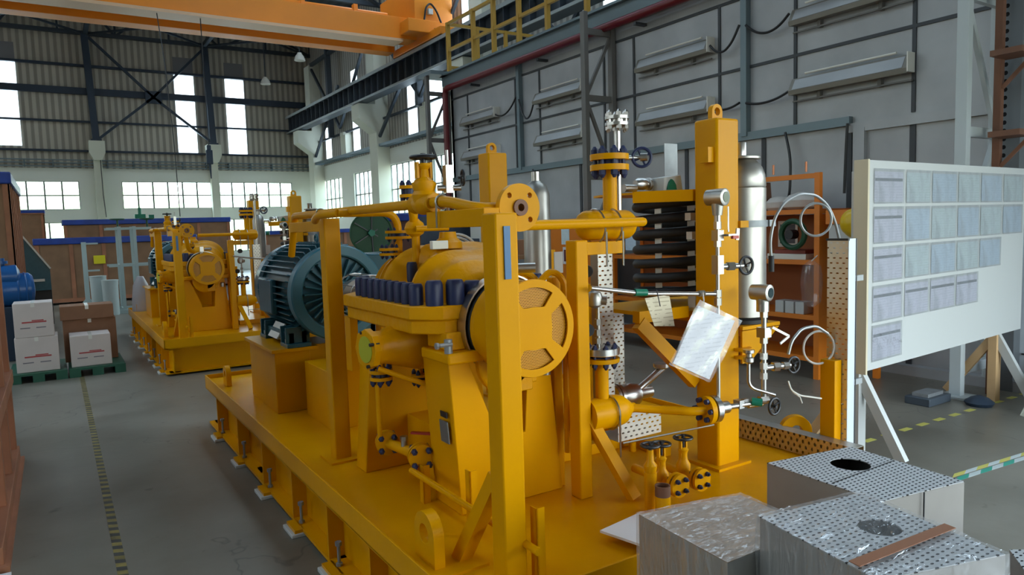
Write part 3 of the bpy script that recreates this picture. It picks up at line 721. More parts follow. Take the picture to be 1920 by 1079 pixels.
YS = [2.25, 2.78, 3.36, 4.0, 4.7, 5.45, 6.25]
for ya in YS:
    link('stiffener', B(X0 + .012, ya + .10, .04, X0 + .10, ya + .115, .318), m_yel, base, smooth=False)
    link('stiffener', B(X1 - .10, ya + .10, .04, X1 - .012, ya + .115, .318), m_yel, base, smooth=False)
for ya in YS:
    p = MB().box(X0 - .055, ya - .10, .0, X0 + .14, ya + .09, .022)
    link('floor_pad', p, m_white, base, bevel=.004)
    ft = MB().box(X0 - .035, ya - .09, .022, X0 + .02, ya + .08, .040)
    link('foot_plate', ft, m_yel, base)
    link('jack_bolt', MB().cyl((X0 + .03, ya, .01), (X0 + .03, ya, .16), .0085, n=10).nut((X0 + .03, ya, .145), (0, 0, 1), .017, .02).nut((X0 + .03, ya, .042), (0, 0, 1), .017, .014), m_zinc, base)
# lifting pad eyes standing on the rim
def pad_eye(x, y, z, along, r, h, th, hole):
    """plate with a round head and an eye; along = in-plane horizontal direction"""
    n = 18; out = [(-r, 0), (r, 0), (r, h)] + [(r * math.cos(PI * k / n), h + r * math.sin(PI * k / n)) for k in range(1, n)] + [(-r, h)]
    a = Vector(along); nrm = a.cross(Vector((0, 0, 1)))
    return MB().sheet(out, [circ(0, h, hole, 20)], Vector((x, y, z)) - nrm * th / 2, a, (0, 0, 1), th)
link('lifting_lug', pad_eye(1.125, 2.40, .42, (0, 1, 0), .085, .125, .045, .038), m_yel, base, bevel=.004)
link('lug_base', B(1.07, 2.25, .42, 1.30, 2.55, .432), m_yel, base)
link('lifting_lug', pad_eye(3.44, 2.46, .455, (.8, -.6, 0), .085, .05, .045, .032), m_yel, base, bevel=.004)
link('lifting_lug', pad_eye(1.16, 6.35, .42, (0, 1, 0), .07, .10, .04, .03), m_yel, base, bevel=.004)
# motor pedestal
pd = MB().box(1.25, 5.08, .42, 1.50, 5.84, .86).box(1.86, 5.08, .42, 2.11, 5.84, .86).box(1.50, 5.26, .42, 1.86, 5.66, .86)
link('motor_pedestal', pd, m_yel, base, bevel=.004)
link('pedestal_top', MB().box(1.22, 5.03, .86, 1.55, 5.88, .885).box(1.81, 5.03, .86, 2.14, 5.88, .885), m_yel, base, bevel=.003)
link('coupling_plinth', MB().box(1.42, 4.42, .42, 1.95, 4.95, .80), m_yel, base, bevel=.004)
# pump supports
def support(y0, y1, notch):
    outer = [(1.40, .42), (2.00, .42), (1.93, 1.14), (1.80, 1.14), (1.76, .76), (1.62, .76), (1.50, 1.14), (1.385, 1.14)] if notch else [(1.30, .42), (2.06, .42), (2.0, 1.15), (1.36, 1.15)]
    if notch: outer = [(1.44, .42), (2.00, .42), (1.93, 1.14), (1.82, 1.14), (1.79, .74), (1.635, .74), (1.62, .80), (1.49, 1.14), (1.40, 1.14)]
    return MB().sheet(outer, [], (0, y1, 0), (1, 0, 0), (0, 0, 1), (y1 - y0))
link('pump_support', support(2.72, 2.98, True), m_yel, base, bevel=.006)
link('pump_support', support(3.52, 3.66, False), m_yel, base, bevel=.006)
link('support_web', MB().box(1.55, 2.98, .42, 1.85, 3.52, .70), m_yel, base)
link('rating_plate', MB().beam((1.408, 2.79, .745), (1.401, 2.79, .845), .075, .006, up=(1, 0, 0)), m_plate, base)
link('code_plate', MB().beam((1.402, 2.785, .862), (1.400, 2.785, .888), .06, .006, up=(1, 0, 0)), m_black, base)
for x in (1.37, 1.86): link('support_head', MB().box(x, 2.66, 1.115, x + .19, 2.93, 1.165), m_yel, base, bevel=.01)
# pipe support posts
link('pipe_post', B(1.245, 2.04, .42, 1.335, 2.13, 1.745), m_yel, base, bevel=.006)
link('post_arm', MB().box(1.255, 2.13, 1.70, 1.32, 2.58, 1.765), m_yel, base, bevel=.003)
link('post_tag', B(1.275, 2.0335, 1.52, 1.30, 2.0385, 1.70), m_tag, base)
link('post_brace', MB().beam((1.29, 2.15, .80), (1.235, 2.36, .42), .055, .055, up=(1, 0, 0)), m_yel, base)
link('post_foot', MB().box(1.20, 2.0, .42, 1.38, 2.18, .432), m_yel, base)
link('pipe_post', B(1.235, 3.80, .42, 1.325, 3.89, 1.77), m_yel, base, bevel=.006)
link('post_arm', MB().box(1.245, 3.86, 1.70, 1.315, 4.50, 1.76), m_yel, base, bevel=.003)
link('post_foot', MB().box(1.19, 3.75, .42, 1.37, 3.94, .432), m_yel, base)
link('pipe_post', B(1.975, 2.545, .42, 2.045, 2.625, 1.625), m_yel, base, bevel=.006)
link('post_arm', MB().box(2.04, 2.56, 1.555, 2.28, 2.62, 1.615), m_yel, base, bevel=.003)
link('post_brace', MB().beam((2.05, 2.58, .80), (2.17, 2.40, .43), .05, .05, up=(0, 1, 0)), m_yel, base)
link('pipe_post', B(1.98, 2.74, .42, 2.03, 2.79, 1.45), m_yel, base, bevel=.006)
for x, y, h in ((2.56, 3.2, 1.35), (3.3, 4.6, 1.5), (2.35, 4.2, 1.2)):
    link('pipe_post', B(x, y, .42, x + .06, y + .06, h), m_yel, base)
dr = MB().box(2.15, 3.02, .42, 2.75, 3.08, .48).box(2.15, 3.0, .42, 2.21, 3.9, .48).box(2.7, 2.75, .42, 2.76, 4.6, .48)
link('deck_rail', dr, m_yel, base, bevel=.003)
for y in (2.95, 2.02, 2.5): link('angle_stand', MB().box(1.365, y, .42, 1.40, y + .006, .70 if y < 2.9 else .60).box(1.365, y, .42, 1.371, y + .04, .70 if y < 2.9 else .60), m_yel, base)

# lifting columns with an eye on top
def column(x, y, h, lab, lab2):
    t = sk('lifting_column', lab, lab2, 'lifting column', (x, y, .42))
    link('column_tube', MB().box(x, y, .421, x + .165, y + .15, h), m_yel, t, bevel=.012)
    link('column_eye', pad_eye(x + .075, y + .075, h - .005, (1, 0, 0), .038, .045, .028, .02), m_yel, t, bevel=.003)
    link('column_foot', MB().box(x - .04, y - .04, .4205, x + .205, y + .19, .434), m_yel, t)
    return t
c1 = column(2.795, 2.45, 2.205, 'tall yellow lifting column nearest the camera, in front of the black coil', 'tall yellow lifting column with round eye above the teal motor, on the far skid')
link('column_bracket', MB().box(2.755, 2.47, 1.985, 2.80, 2.53, 2.06), m_yel, c1)
c2 = column(2.705, 4.50, 2.24, 'yellow lifting column with round eye behind the small open pipe flange', None)

# ---- electric motor ----
AX, AZ = 1.69, 1.262
mo = sk('electric_motor', 'teal finned electric motor on the front skid', 'dark teal electric motor at the back of the far skid, partly covered', 'motor', (AX, 5.4, .885))
fins = MB().cyl((AX, 5.02, AZ), (AX, 5.80, AZ), .315, n=40)
for k in range(46):
    a = 2 * PI * k / 46
    if -2.1 < ((a + PI) % (2 * PI) - PI) < -1.04: continue
    c, s_ = math.cos(a), math.sin(a); p = Vector((AX + c * .335, 5.41, AZ + s_ * .335))
    fins.beam((p.x, 5.04, p.z), (p.x, 5.80, p.z), .007, .055, up=(c, 0, s_))
link('finned_body', fins, m_teal, mo)
link('front_ring', MB().lathe([(.008, .262), (0, .272), (0, .332), (.012, .342), (.10, .342), (.115, .33), (.115, .262), (.008, .262)], (AX, 4.93, AZ), (0, 1, 0), 48, cap=False), m_teal2, mo)
es = MB().cyl((AX, 4.99, AZ), (AX, 5.03, AZ), .26, n=40)
for k in range(26):
    a = 2 * PI * k / 26; c, s_ = math.cos(a), math.sin(a)
    es.beam((AX + c * .10, 4.965, AZ + s_ * .10), (AX + c * .25, 4.955, AZ + s_ * .25), .009, .05, up=(0, 1, 0))
es.lathe([(0, .05), (0, .085), (.09, .11)], (AX, 4.91, AZ), (0, 1, 0), 28)
link('end_shield', es, m_teal2, mo)
link('shaft', MB().cyl((AX, 4.65, AZ), (AX, 4.93, AZ), .035), m_steel, mo)
link('fan_cowl', MB().lathe([(0, .335), (.03, .355), (.16, .35), (.20, .30), (.205, .12)], (AX, 5.80, AZ), (0, 1, 0), 40), m_teal, mo)
fe = MB()
for x in (1.33, 1.85):
    fe.box(x, 5.03, .886, x + .17, 5.22, .915).box(x, 5.64, .886, x + .17, 5.82, .915)
    fe.box(x + .02, 5.06, .915, x + .06, 5.80, .99); fe.box(x + .11, 5.06, .915, x + .15, 5.80, 1.0)
    for y in (5.07, 5.20, 5.65, 5.78): fe.box(x + .0, y - .01, .915, x + .17, y + .01, 1.03)
link('motor_foot', fe, m_teal, mo, bevel=.003)
fb = MB()
for x in (1.36, 1.97):
    for y in (5.12, 5.73): fb.nut((x, y, .915), (0, 0, 1), .022, .025).cyl((x, y, .94), (x, y, .965), .01, n=8)
link('foot_bolts', fb, m_zinc, mo)
link('foot_plate_cover', MB().add([(1.325, 5.30, .925), (1.325, 5.55, .925), (1.39, 5.55, 1.03), (1.39, 5.30, 1.03), (1.335, 5.30, .92), (1.335, 5.55, .92), (1.40, 5.55, 1.025), (1.40, 5.30, 1.025)],
     [(0, 1, 2, 3), (7, 6, 5, 4), (0, 4, 5, 1), (1, 5, 6, 2), (2, 6, 7, 3), (3, 7, 4, 0)]), m_lampw, mo, smooth=False)
link('side_cover_panel', MB().box(1.315, 5.35, 1.10, 1.36, 5.72, 1.36), m_teal, mo, bevel=.012)
link('terminal_box', MB().box(1.98, 5.15, 1.28, 2.25, 5.55, 1.52), m_teal, mo, bevel=.012)
link('eye_bolt', MB().torus((AX, 5.4, AZ + .385), (1, 0, 0), .03, .009).cyl((AX, 5.4, AZ + .32), (AX, 5.4, AZ + .36), .015), m_teal, mo)

# coupling guard between motor and pump
cg = sk('coupling_guard', 'steel bar coupling guard between teal motor and pump', None, 'guard', (AX, 4.3, .80))
g_ = MB()
for y in (4.05, 4.30, 4.60): g_.torus((AX, y, AZ), (0, 1, 0), .15, .006, 24, 6)
for k in range(10):
    a = 2 * PI * k / 10; g_.cyl((AX + .15 * math.cos(a), 4.03, AZ + .15 * math.sin(a)), (AX + .15 * math.cos(a), 4.62, AZ + .15 * math.sin(a)), .005, n=6)
link('cage', g_, m_steel, cg)
link('hub', MB().lathe([(0, .05), (0, .10), (.08, .10), (.08, .06), (.5, .06), (.5, .11), (.58, .11), (.58, .04)], (AX, 4.05, AZ), (0, 1, 0)), m_steel, cg)
link('guard_stand', MB().box(1.55, 4.35, .80, 1.60, 4.45, 1.15).box(1.76, 4.35, .80, 1.81, 4.45, 1.15), m_yel, cg)

# ---- the pump ----
pu_ = sk('centrifugal_pump', 'yellow split-case pump with navy capped bolts and round mesh guard', 'yellow pump with plain round guard on the far skid', 'pump', (AX, 3.2, 1.165))
def octa(x0, x1, y0, y1, c): return [(x0 + c, y0), (x1 - c, y0), (x1, y0 + c), (x1, y1 - c), (x1 - c, y1), (x0 + c, y1), (x0, y1 - c), (x0, y0 + c)]
link('casing_flange', MB().sheet(octa(1.285, 2.075, 2.74, 3.80, .11), [], (0, 0, 1.300), (1, 0, 0), (0, 1, 0), .062), m_cast, pu_, bevel=.006)
link('casing_flange', MB().sheet(octa(1.30, 2.06, 2.755, 3.785, .11), [], (0, 0, 1.235), (1, 0, 0), (0, 1, 0), .062), m_cast, pu_, bevel=.006)
# upper casing: volute lobes along the shaft
def casing(rfun, half, sy0, sy1, NY=64, NA=36, zs=1.0, xs=1.0):
    v = []; f = []
    for i in range(NY + 1):
        y = sy0 + (sy1 - sy0) * i / NY
        for k in range(NA + 1):
            a = PI * k / NA; r = rfun((y - sy0) / (sy1 - sy0), a)
            v.append((AX + xs * r * math.cos(a), y, 1.30 + half * zs * r * math.sin(a)))
    for i in range(NY):
        for k in range(NA):
            q = i * (NA + 1) + k; f.append((q, q + 1, q + NA + 2, q + NA + 1))
    f.append(tuple(range(NA + 1))); f.append(tuple(NY * (NA + 1) + k for k in range(NA, -1, -1)))
    return MB().add(v, f)
def rup(t_, a):
    e_ = min(1, (max(0, t_ * (1 - t_)) * 4) ** .34)
    ridge = 0
    for c, w_, h in ((.10, .045, .030), (.24, .05, .042), (.42, .06, .05), (.56, .045, .045), (.68, .04, .045), (.80, .045, .042), (.92, .03, .025)):
        ridge += h * math.exp(-((t_ - c) / (w_ * .55)) ** 2)
    flat = 1 + .06 * abs(math.sin(2 * a)) ** 2 - .04 * max(0, math.sin(a)) ** 6
    notch = .085 * math.exp(-(((t_ - .41) / .085) ** 4)) * math.exp(-(((a - 2.45) / .30) ** 4))
    return (-notch + .13 + .165 * e_ + ridge * (.25 + .75 * abs(math.cos(a)) ** .6) + .03 * math.exp(-((t_ - .42) / .22) ** 2)) * flat
link('upper_casing', casing(rup, 1, 2.80, 3.70, zs=.98), m_cast, pu_)
def rlo(t_, a): return .15 + .12 * min(1, (max(0, t_ * (1 - t_)) * 4) ** .4)
link('lower_casing', casing(rlo, -1, 2.80, 3.70, zs=1.0), m_cast, pu_)
link('casing_boss', MB().box(1.385, 3.10, 1.36, 1.50, 3.25, 1.445), m_cast, pu_, bevel=.012)
link('casing_boss', MB().lathe([(0, .07), (.03, .068), (.05, .045), (.08, .04)], (AX - .06, 3.12, 1.60), (0, 0, 1)), m_cast, pu_)
capspots = [(1.335, 2.88 + k * .083, .033, .095) for k in range(9)]
capspots += [(1.385, 2.80, .040, .11), (1.475, 2.775, .042, .11), (1.565, 2.775, .042, .10), (1.66, 2.775, .042, .10)]
capspots += [(2.03, 2.95 + k * .12, .034, .095) for k in range(7)] + [(1.415, 3.71, .033, .09), (1.452, 3.165, .027, .095)]
for i, (x, y, r, h) in enumerate(capspots):
    z = 1.362 if i != len(capspots) - 1 else 1.445
    link('navy_bolt_cap', MB().lathe([(0, r * .96), (h * .12, r), (h * .8, r), (h * .9, r * .94), (h, r * .78)], (x, y, z), (0, 0, 1), 14), m_navy, pu_)
link('bearing_housing', MB().lathe([(0, .15), (0, .20), (.05, .205), (.07, .16), (.24, .15), (.26, .19), (.32, .19)], (AX, 2.62, AZ), (0, 1, 0), 36), m_cast, pu_)
link('guard_drum', MB().lathe([(0, .18), (0, .202), (.17, .202), (.175, .19), (.175, .12)], (AX, 2.495, AZ), (0, 1, 0), 48), m_yel, pu_)
# round cover with four mesh windows
CR = .208
def window(a0, a1, r0, r1, n=10):
    P = []
    for k in range(n + 1): a = a0 + (a1 - a0) * k / n; P.append((r1 * math.cos(a), r1 * math.sin(a)))
    for k in range(n, -1, -1):
        a = a0 + .04 + (a1 - a0 - .08) * k / n
        rr = r0 + .014 * (abs(k - n / 2) / (n / 2)) ** 3 * 1.0
        P.append((rr * math.cos(a), rr * math.sin(a)))
    return P
wins = [window(PI / 2 * k - math.radians(34), PI / 2 * k + math.radians(0) + math.radians(34), .092, .176) for k in range(4)]
cov = MB().sheet(circ(0, 0, CR, 64), wins, (AX, 2.482, AZ), (1, 0, 0), (0, 0, 1), .008)
cv = link('round_cover', cov, m_yel, pu_, bevel=0)
link('mesh_sheet', MB().sheet(circ(0, 0, .19, 48), [], (AX, 2.492, AZ), (1, 0, 0), (0, 0, 1), .002), m_guard, cv, smooth=False)
link('cover_edge', MB().torus((AX, 2.482, AZ), (0, 1, 0), CR - .003, .006, 64, 8), m_yel, cv)
link('chrome_strip', MB().tubewall((AX, 2.688, AZ), (AX, 2.748, AZ), .224, .217, 44), m_steel, pu_)
link('rubber_strip', MB().tubewall((AX, 2.672, AZ), (AX, 2.80, AZ), .206, .17, 40), m_rubber, pu_)
# suction nozzle, its flange and cover
link('suction_nozzle', MB().lathe([(0, .078), (.06, .078), (.12, .098), (.22, .13), (.40, .16)], (1.195, 3.09, 1.155), (1, 0.12, .02), 30), m_cast, pu_)
nf = MB().tubewall((1.165, 3.085, 1.155), (1.198, 3.09, 1.155), .095, .05, 8)
link('nozzle_flange', nf, m_cast, pu_, bevel=.003)
link('nozzle_cover', MB().cyl((1.163, 3.085, 1.155), (1.18, 3.087, 1.155), .062, n=28), m_yg, pu_)
nb = MB()
for k in range(8):
    a = PI / 8 + PI / 4 * k; p = (1.157, 3.085 + .081 * math.cos(a), 1.155 + .081 * math.sin(a))
    if k % 2: nb.cyl(p, (1.205, p[1] + .005, p[2]), .008, n=8)
link('flange_studs', nb, m_black, pu_)
for x in (1.40, 1.87): link('pump_foot', B(x, 2.72, 1.165, x + .13, 2.92, 1.245), m_cast, pu_, bevel=.008)
jb = MB()
for x, s_ in ((1.385, -1), (1.535, 1)):
    jb.cyl((x, 2.685, 1.165), (x, 2.685, 1.225), .018, n=12); jb.cyl((x - .05 * (1 if s_ < 0 else 0), 2.67, 1.205), (x + (.05 if s_ > 0 else .01), 2.67, 1.205), .009, n=8).nut((x + s_ * .055, 2.67, 1.205), (s_, 0, 0), .015, .012)
link('positioning_bolts', jb, m_zinc, pu_)
link('grease_fitting', MB().box(1.625, 2.57, 1.485, 1.67, 2.62, 1.55).cyl((1.69, 2.60, 1.515), (1.76, 2.56, 1.515), .022, n=14).cyl((1.65, 2.6, 1.45), (1.65, 2.6, 1.5), .02), m_steel, pu_)
link('oil_cup', MB().lathe([(0, .01), (.0, .024), (.05, .026), (.06, .015)], (1.90, 2.70, 1.0), (0, 0, 1)), m_steel, pu_)
link('bearing_bracket', MB().lathe([(0, .11), (.02, .16), (.05, .165), (.06, .12)], (AX + .0, 2.66, 1.10), (0, 1, 0)).box(1.70, 2.66, .95, 1.80, 2.75, 1.1).box(1.67, 2.67, .98, 1.83, 2.74, 1.03), m_cast, pu_, bevel=.006)

# ---- pipes, flanges ----
def flange_pair(mbY, mbN, c, d, r, th=.022, gap=.012, nb_=8, br=.009, out=.03, rb=None):
    c = Vector(c); d = Vector(d).normalized(); u, w_, _ = MB().frame(d); rb = rb or r * .78
    for s_ in (-1, 1): mbY.cyl(c + d * s_ * gap / 2, c + d * s_ * (gap / 2 + th), r, n=28)
    mbN.cyl(c - d * gap / 2, c + d * gap / 2, r * .62, n=20)
    for k in range(nb_):
        a = 2 * PI * (k + .5) / nb_; p = c + (u * math.cos(a) + w_ * math.sin(a)) * rb
        mbN.cyl(p - d * (th + out), p + d * (th + out), br * .62, n=8)
        for s_ in (-1, 1):
            q = p + d * s_ * (gap / 2 + th); mbN.cyl(q, q + d * s_ * br * 1.6, br * 1.25, n=6); mbN.cyl(q + d * s_ * br * 1.6, q + d * s_ * (br * 1.6 + br * 1.1), br * 1.05, br * .45, n=8)
def handwheel(mb, c, d, r, t_=.006):
    mb.torus(c, d, r, t_, 24, 8); u, w_, dd = mb.frame(d); c = Vector(c)
    for k in range(4):
        a = PI / 2 * k + .4; mb.cyl(c - dd * r * .15, c + (u * math.cos(a) + w_ * math.sin(a)) * r, t_ * .7, n=6)
    mb.cyl(c - dd * .02, c + dd * .012, r * .18, n=10)

op = sk('overhead_pipe', 'yellow overhead pipe ending in a round four-hole flange', 'slim yellow overhead pipe of the far skid', 'pipe', (1.25, 3.2, 1.77))
link('pipe_run', MB().tube([(1.28, 4.62, 1.55), (1.28, 4.50, 1.79), (1.265, 4.44, 1.80), (1.265, 2.42, 1.80), (1.285, 2.22, 1.765), (1.42, 2.22, 1.765)], .0215, 14, bend=.05), m_yel, op)
hl = [circ(.062 * math.cos(a), .062 * math.sin(a), .0105, 12) for a in (PI / 4, 3 * PI / 4, 5 * PI / 4, 7 * PI / 4)] + [circ(0, 0, .018, 18)]
of = MB().sheet(circ(0, 0, .087, 40), hl, (1.425, 2.185, 1.765), (1, 0, 0), (0, 0, 1), .026)
link('end_flange', of, m_yel, op, bevel=0)
link('bore', MB().tubewall((1.425, 2.150, 1.765), (1.425, 2.19, 1.765), .030, .014, 20), m_rust, op)
link('flange_elbow', MB().tube([(1.425, 2.185, 1.765), (1.425, 2.29, 1.765), (1.44, 2.33, 1.60), (1.47, 2.42, 1.52), (1.55, 2.55, 1.49)], .028, 12, bend=.07), m_yel, op)
link('pipe_clamp', MB().torus((1.265, 2.46, 1.80), (0, 1, 0), .026, .0045).torus((1.27, 3.95, 1.80), (0, 1, 0), .026, .0045).cyl((1.24, 2.46, 1.70), (1.24, 2.46, 1.80), .004, n=6).cyl((1.292, 2.46, 1.70), (1.292, 2.46, 1.80), .004, n=6), m_steel, op)
y_, n_ = MB(), MB(); flange_pair(y_, n_, (1.50, 2.46, 1.57), (0, .25, 1), .05, .014, .01, 4, .007, .01)
link('joint_flanges', y_, m_yel, op); link('joint_bolts', n_, m_navy, op)

gv = sk('globe_valve', 'yellow globe valve with black handwheel on the overhead pipe', None, 'valve', (1.27, 2.65, 1.8))
VX, VY = 1.27, 2.62
link('valve_body', MB().lathe([(-.09, .036), (-.085, .04), (-.06, .032), (-.02, .045), (.02, .045), (.06, .032), (.085, .04), (.09, .036)], (VX, VY, 1.80), (0, 1, 0)).lathe([(0, .045), (.035, .05), (.05, .042), (.075, .05), (.085, .048)], (VX, VY, 1.80), (0, 0, 1)), m_cast, gv)
link('bonnet', MB().lathe([(0, .042), (.015, .04), (.03, .024), (.06, .020), (.075, .030), (.085, .028)], (VX, VY, 1.875), (0, 0, 1)).box(VX - .034, VY - .012, 1.90, VX - .024, VY + .012, 1.965).box(VX + .024, VY - .012, 1.90, VX + .034, VY + .012, 1.965), m_cast, gv)
w1 = MB(); handwheel(w1, (VX, VY, 1.985), (0, 0, 1), .048, .008); w1.cyl((VX, VY, 1.955), (VX, VY, 2.0), .011)
link('handwheel', w1, m_black, gv)
y_, n_ = MB(), MB(); flange_pair(y_, n_, (1.432, 3.115, 1.876), (0, 0, 1), .047, .015, .026, 6, .009, .0)
y_.cyl((1.455, 3.13, 1.76), (1.432, 3.115, 1.86), .021)
link('riser', y_, m_yel, gv); link('riser_bolts', n_, m_navy, gv)
link('bleed_valve', MB().cyl((1.31, 2.58, 1.86), (1.40, 2.55, 1.86), .012).box(1.335, 2.55, 1.84, 1.365, 2.58, 1.95).cyl((1.35, 2.565, 1.95), (1.35, 2.565, 2.01), .006), m_steel, gv)
w2 = MB(); handwheel(w2, (1.405, 2.54, 1.90), (1, -.3, 0), .03, .005); link('bleed_wheel', w2, m_black, gv)

# seal pot with horizontal bar above the pump casing
sp = sk('vent_pipework', 'short yellow vent pipe with ball joint above the pump casing', None, 'pipe', (1.5, 3.05, 1.6))
link('riser', MB().cyl((1.495, 3.20, 1.44), (1.495, 3.20, 1.68), .02).lathe([(0, .02), (.005, .027), (.014, .042), (.04, .051), (.066, .042), (.08, .025), (.086, .022)], (1.492, 3.20, 1.662), (0, 0, 1)).cyl((1.47, 3.14, 1.70), (1.63, 3.11, 1.70), .0135).cyl((1.482, 3.19, 1.73), (1.465, 3.14, 1.86), .021), m_yel, sp)
y_, n_ = MB(), MB(); flange_pair(y_, n_, (1.43, 3.38, 1.588), (0, 0, 1), .05, .013, .012, 4, .007, .0)
link('vent_flanges', y_, m_yel, sp); link('vent_bolts', n_, m_navy, sp)
link('terminal_block', MB().box(1.50, 3.03, 1.60, 1.585, 3.06, 1.64), m_lampw, sp, bevel=.003)
bp = sk('balance_pipe', 'yellow pipe elbowing down from the rear post to the pump casing', 'yellow elbow pipe above the far pump', 'pipe', (1.5, 3.9, 1.6))
link('pipe_run', MB().tube([(1.20, 3.46, 1.788), (1.513, 3.45, 1.788), (1.513, 3.45, 1.50)], .020, 14, bend=.09).tube([(1.20, 3.46, 1.788), (1.17, 3.70, 1.785), (1.20, 3.84, 1.76)], .020, 14, bend=.08), m_yel, bp)
y_, n_ = MB(), MB(); flange_pair(y_, n_, (1.513, 3.45, 1.672), (0, 0, 1), .068, .014, .016, 4, .006, .0)
link('pipe_flanges', y_, m_yel, bp); link('pipe_bolts', n_, m_navy, bp)

# upper seal vessel: capsule on clamps with tall flanged neck
uv = sk('seal_vessel', 'yellow capsule vessel with tall neck and navy-bolted flange pair', 'yellow flanged vessel at the right side of the far skid', 'vessel', (2.2, 2.65, 1.6))
def capsule(x0, x1, y, z, r): 
    L = x1 - x0; p = [(0, .002)] + [(r * .75 * (1 - math.cos(a)), r * math.sin(a)) for a in [PI / 12 * k for k in range(1, 7)]]
    q = [(L - a_, b_) for a_, b_ in reversed(p)]
    return MB().lathe(p + q, (x0, y, z), (1, 0, 0), 30)
cp = capsule(2.05, 2.385, 2.62, 1.69, .070); cp.cyl((2.245, 2.62, 1.72), (2.245, 2.62, 1.975), .034, n=22)
link('vessel_shell', cp, m_yel, uv)
link('header_pipe', MB().tube([(1.60, 2.49, 1.70), (2.33, 2.49, 1.70)], .022, 14).lathe([(0, .022), (.012, .018), (.02, .002)], (2.33, 2.49, 1.70), (1, 0, 0)), m_yel, uv)
y_, n_ = MB(), MB(); flange_pair(y_, n_, (2.245, 2.62, 1.985), (0, 0, 1), .092, .027, .022, 8, .0135, .0)
link('neck_flanges', y_, m_yel, uv); link('neck_bolts', n_, m_navy, uv)
cl = MB()
for x in (2.13, 2.23): cl.torus((x, 2.60, 1.685), (1, 0, 0), .080, .005, 24, 6).cyl((x, 2.515, 1.50), (x, 2.515, 1.66), .005, n=6)
link('u_bolt', cl, m_steel, uv)
ss = MB().cyl((2.385, 2.72, 1.74), (2.385, 2.72, 2.17), .017, n=16); nn = MB(); flange_pair(ss, ss, (2.385, 2.72, 2.20), (0, 0, 1), .060, .015, .016, 6, .011, .0)
link('stainless_riser', ss, m_steel, uv)
hv = MB(); handwheel(hv, (2.49, 2.66, 2.02), (-.5, -.8, 0), .046, .008); link('handwheel', hv, m_navy, uv)
link('valve_stem', MB().cyl((2.385, 2.72, 2.02), (2.49, 2.67, 2.02), .011).cyl((2.48, 2.66, 2.02), (2.505, 2.635, 2.02), .02), m_steel, uv)

# lower vessel and drain line to the right
lv = sk('drain_vessel', 'lower yellow capsule vessel with pipe to a bolted flange', None, 'vessel', (2.3, 2.55, .7))
link('vessel_shell', MB().lathe([(0, .0), (0, .075), (.16, .078), (.20, .070), (.235, .045), (.26, .025), (.28, .022)], (2.05, 2.58, .80), (1, -.04, 0), 28).cyl((2.14, 2.58, .85), (2.14, 2.58, 1.05), .032), m_yel, lv)
link('pipe_run', MB().tube([(2.31, 2.575, .795), (2.42, 2.56, .785), (2.60, 2.54, .77), (2.79, 2.42, .765)], .022, 14, bend=.12) if False else MB().tube([(2.30, 2.57, .80), (2.42, 2.50, .785), (2.50, 2.36, .79), (2.57, 2.33, .79)], .021, 14, bend=.1), m_yel, lv)
y_, n_ = MB(), MB(); flange_pair(y_, n_, (2.14, 2.58, 1.075), (0, 0, 1), .085, .02, .016, 8, .011, .0)
link('neck_flange', y_, m_yel, lv); link('neck_bolts', n_, m_navy, lv)
link('stainless_flange', MB().cyl((2.14, 2.58, 1.085), (2.14, 2.58, 1.115), .086, n=28), m_steel, lv)
link('u_bolt', MB().torus((2.17, 2.57, .80), (1, 0, 0), .082, .005, 24, 6).cyl((2.17, 2.49, .60), (2.17, 2.49, .80), .005, n=6).cyl((2.15, 2.45, .68), (2.65, 2.35, .70), .005, n=6), m_steel, lv)
y_, n_ = MB(), MB()
y_.cyl((2.565, 2.33, .79), (2.59, 2.325, .79), .068, n=28)
for k in range(6):
    a = PI / 3 * k; p = Vector((2.562, 2.33 + .05 * math.cos(a), .795 + .05 * math.sin(a))); n_.cyl(p - Vector((.02, 0, 0)), p, .013, n=8)
n_.cyl((2.59, 2.325, .79), (2.602, 2.325, .79), .045)
link('end_flange', y_, m_yel, lv); link('end_bolts', n_, m_navy, lv)
s_ = MB().cyl((2.602, 2.325, .79), (2.63, 2.32, .79), .066, n=28).cyl((2.63, 2.32, .79), (2.70, 2.31, .79), .03)
s_.tube([(2.66, 2.31, .79), (2.93, 2.27, .79)], .014, 12).nut((2.80, 2.30, .795), (1, -.15, 0), .022, .03).nut((2.90, 2.28, .795), (1, -.15, 0), .022, .05).box(2.755, 2.28, .775, 2.79, 2.32, .815)
link('stainless_line', s_, m_steel, lv)

# instrument riser with pressure transmitter in front of the lifting column
def transmitter(name, lab, x, y, z, zb, lab2=None):
    t = sk(name, lab, lab2, 'instrument', (x, y, zb))
    link('gauge_head', MB().lathe([(-.055, .030), (-.05, .04), (0, .043), (.045, .043), (.05, .038)], (x, y, z), (.75, -.66, 0), 24).lathe([(0, .028), (-.05, .034), (-.07, .018), (-.10, .014)], (x, y, z - .02), (0, 0, 1), 18) if False else
         MB().lathe([(-.058, .028), (-.052, .038), (0, .041), (.042, .041), (.046, .034)], (x, y, z), (.15, -1, 0), 24).cyl((x, y, z - .085), (x, y, z - .02), .022, .03, n=18), m_brush, t)
    link('gauge_glass', MB().cyl((x + .15 * .0455, y - .0455, z), (x + .15 * .048, y - .0478, z), .025, n=22), m_glassdark, t)
    return t
p1 = transmitter('pressure_transmitter', 'stainless pressure transmitter on a thin riser before the lifting column', 2.66, 2.33, 1.805, .80)
rz = MB().cyl((2.66, 2.33, .80), (2.66, 2.33, 1.74), .0095, n=12).cyl((2.66, 2.33, 1.66), (2.66, 2.33, 1.74), .015)
for z in (1.655, 1.57, 1.45, 1.33, 1.29): rz.nut((2.66, 2.33, z), (0, 0, 1), .019, .035)
